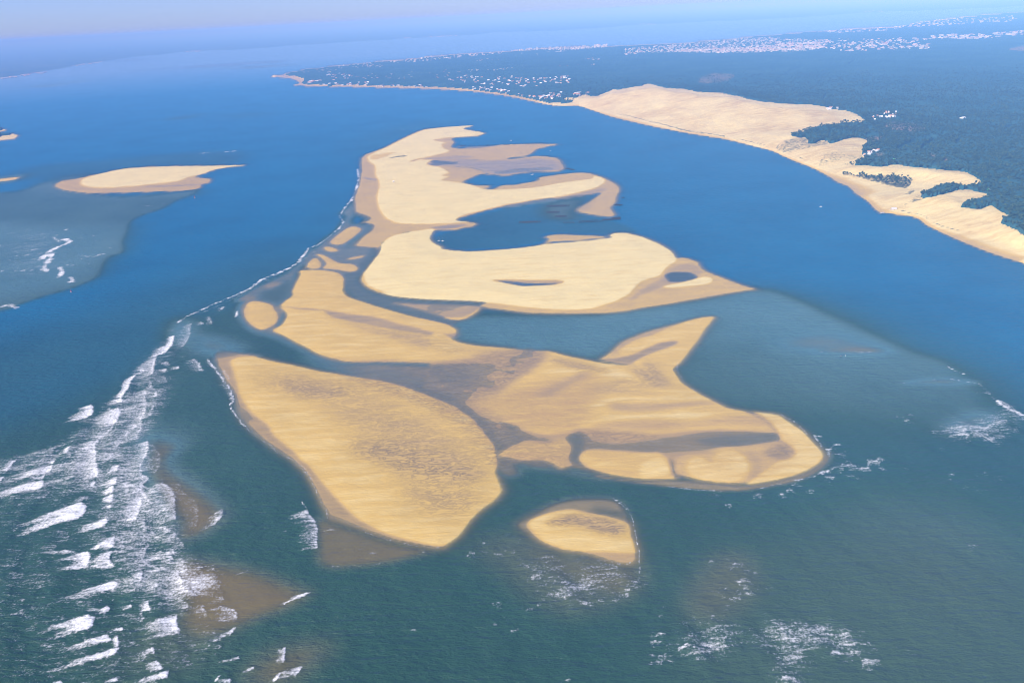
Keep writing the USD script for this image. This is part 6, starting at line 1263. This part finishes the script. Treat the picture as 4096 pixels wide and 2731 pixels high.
# the forest near enough to show its crowns, as one mass
fr = np.random.default_rng(9)
N = 340000
rr = np.sqrt(fr.uniform(1500 ** 2, 8000 ** 2, N)); tt_ = fr.uniform(0.05, 0.78, N)
keep = fr.random(N) < np.clip(3400 / rr, 0.25, 1) ** 1.5 * np.clip((8000 - rr) / 4500, 0, 1)
tx, ty = rr[keep] * np.sin(tt_[keep]), rr[keep] * np.cos(tt_[keep])
ok = grid_at((forest & (inner > 0.6)).astype(float), tx, ty) > 0.6
cg = np.maximum(grid_at(GAP, tx, ty) * 3, grid_at(CLEAR, tx, ty) * 0.9); ok &= fr.random(len(tx)) > cg
sxp, syp = project(tx, ty, 10 + 0 * tx); ok &= (sxp > 1900) & (sxp < 4500)
tx, ty = tx[ok], ty[ok]
if HP:
    d_, _ = cKDTree(np.array(HP)).query(np.column_stack([tx, ty])); tx, ty = tx[d_ > 14], ty[d_ > 14]
tz = grid_at(GZ, tx, ty)
order = np.argsort(np.hypot(tx, ty)); tx, ty, tz = tx[order], ty[order], tz[order]
NTREE = len(tx)
# single pines and bushes on the dunes
SOLO = []
for px, n, lab, grp in [(P('K', (1210, 1165), (1320, 1145), (1440, 1185), (1420, 1205), (1290, 1185)), 12, 'dark pine in the left end of the thin belt on the open sand', 'pines at the left end of the sand belt'), (P('K', (1440, 1200), (1580, 1165), (1640, 1190), (1690, 1250), (1560, 1240)), 16, 'dark pine in the thin belt of trees on the open sand', 'pines of the thin belt'), (P('K', (1700, 1200), (1830, 1190), (1920, 1210), (1850, 1240), (1720, 1250)), 14, 'dark pine in the middle of the tree belt on the sand', 'pines mid belt'),
                        (P('K', (1720, 1270), (1960, 1200), (2340, 1230), (2340, 1260), (2250, 1370), (2080, 1360), (1850, 1300)), 70, 'dark pine in the dense right end of the tree belt on the sand', 'pines at the dense end of the belt'), (P('K', (1360, 1000), (1400, 985), (1480, 1010), (1470, 1035), (1380, 1035)), 7, 'lone dark pine at the tip of the forest above the second dune slope', 'pines at the forest tip'), (P('K', (1290, 1015), (1340, 1015), (1340, 1030)), 3, 'lone dark bush left of the forest tip on the sand', 'bushes left of the forest tip'),
                        (P('L', (430, 600), (560, 590), (590, 650), (520, 660), (430, 630)), 16, 'dark pine at the left end of the wooded ridge between the two nearer dunes', 'pines at the ridge end'), (P('L', (600, 490), (680, 485), (690, 510), (600, 515)), 5, 'dark bush on the sand left of the wooded ridge', 'bushes left of the ridge'), (P('K', (430, 550), (560, 510), (620, 490), (700, 470), (690, 500), (480, 580)), 14, 'dark pine on the edge of the cliff at the south end of the great dune', 'pines on the cliff edge'),
                        (P('L', (0, 360), (30, 340), (110, 375), (100, 390)), 4, 'single pine above the tree belt on the sand', 'single pines above the belt'), (P('K', (540, 895), (640, 915), (640, 930), (560, 910)), 6, 'low dark bush at the foot of the sand cliff', 'bushes at the cliff foot')]:
    for (x, y, z) in stand(scatter(px, n)):
        SOLO.append((x, y, z, lab, grp))
lone = 300 - len(SOLO)
for x, y, z, lab, grp in SOLO:
    sc = trng.uniform(0.75, 1.1) * (0.4 if 'bush' in lab else 1)
    thing('bush' if 'bush' in lab else 'pine_tree', lab, 'bush' if 'bush' in lab else 'tree', (x, y, z - 0.3), trng.uniform(0, 6.28), grp, PINEP[trng.integers(4)], (sc, sc, sc * 0.85))
vis = np.where((lambda a: (a[0] < 4096) & (a[0] > 0))(project(tx, ty, tz + 10)))[0][:max(lone, 0)]
mask = np.ones(NTREE, bool); mask[vis] = False
for i in vis:
    sc = trng.uniform(0.8, 1.15)
    thing('pine_tree', 'green pine at the front edge of the forest nearest the right edge of the photo', 'tree', (tx[i], ty[i], tz[i] - 0.3), trng.uniform(0, 6.28), 'front pines of the forest', PINEP[trng.integers(4)], (sc, sc, sc))
pi_ = UsdGeom.PointInstancer.Define(stage, path_for('pine_forest'))
tag(pi_.GetPrim(), 'crowns of the pine forest behind the dunes', 'forest', kind='stuff')
tgt = []
for i, (tr, cr) in enumerate(PINES):
    pp = f'/World/pine_forest/pine_{i}'
    UsdGeom.Xform.Define(stage, pp); usdkit.mesh(stage, pp + '/crown', cr, NEEDLE[i % 3], smooth=60); tgt.append(pp)
pi_.CreatePrototypesRel().SetTargets(tgt)
idx = np.where(mask)[0]
pi_.CreateProtoIndicesAttr(Vt.IntArray.FromNumpy(fr.integers(0, 4, len(idx)).astype(np.int32)))
pi_.CreatePositionsAttr(Vt.Vec3fArray.FromNumpy(np.column_stack([tx[idx], ty[idx], tz[idx] - 0.5]).astype(np.float32)))
sc = fr.uniform(0.75, 1.2, len(idx)).astype(np.float32)
pi_.CreateScalesAttr(Vt.Vec3fArray.FromNumpy(np.column_stack([sc, sc, sc * fr.uniform(0.85, 1.1, len(idx))]).astype(np.float32)))
an = fr.uniform(0, 2 * np.pi, len(idx))
pi_.CreateOrientationsAttr(Vt.QuathArray([Gf.Quath(float(math.cos(a / 2)), 0.0, 0.0, float(math.sin(a / 2))) for a in an]))
print('houses', n_h, 'trees', len(idx), 'solo', len(SOLO), 'front', len(vis))

# ---------------------------------------------------------------- haze
hz = trimesh.creation.box((2 * 134000, 2 * 134000, 646 + 13)); hz.apply_translation((0, 0, (646 - 13) / 2))
HAZE = mat('haze', {'v': ('principled_volume', {'color': (0.215, 0.50, 0.95), 'absorption_color': (0.50, 0.34, 0.0), 'density': 7.0e-5, 'anisotropy': -0.35})}, [], None, 'v.volume')
tag(obj('haze', hz, HAZE), 'pale blue haze', kind='stuff')
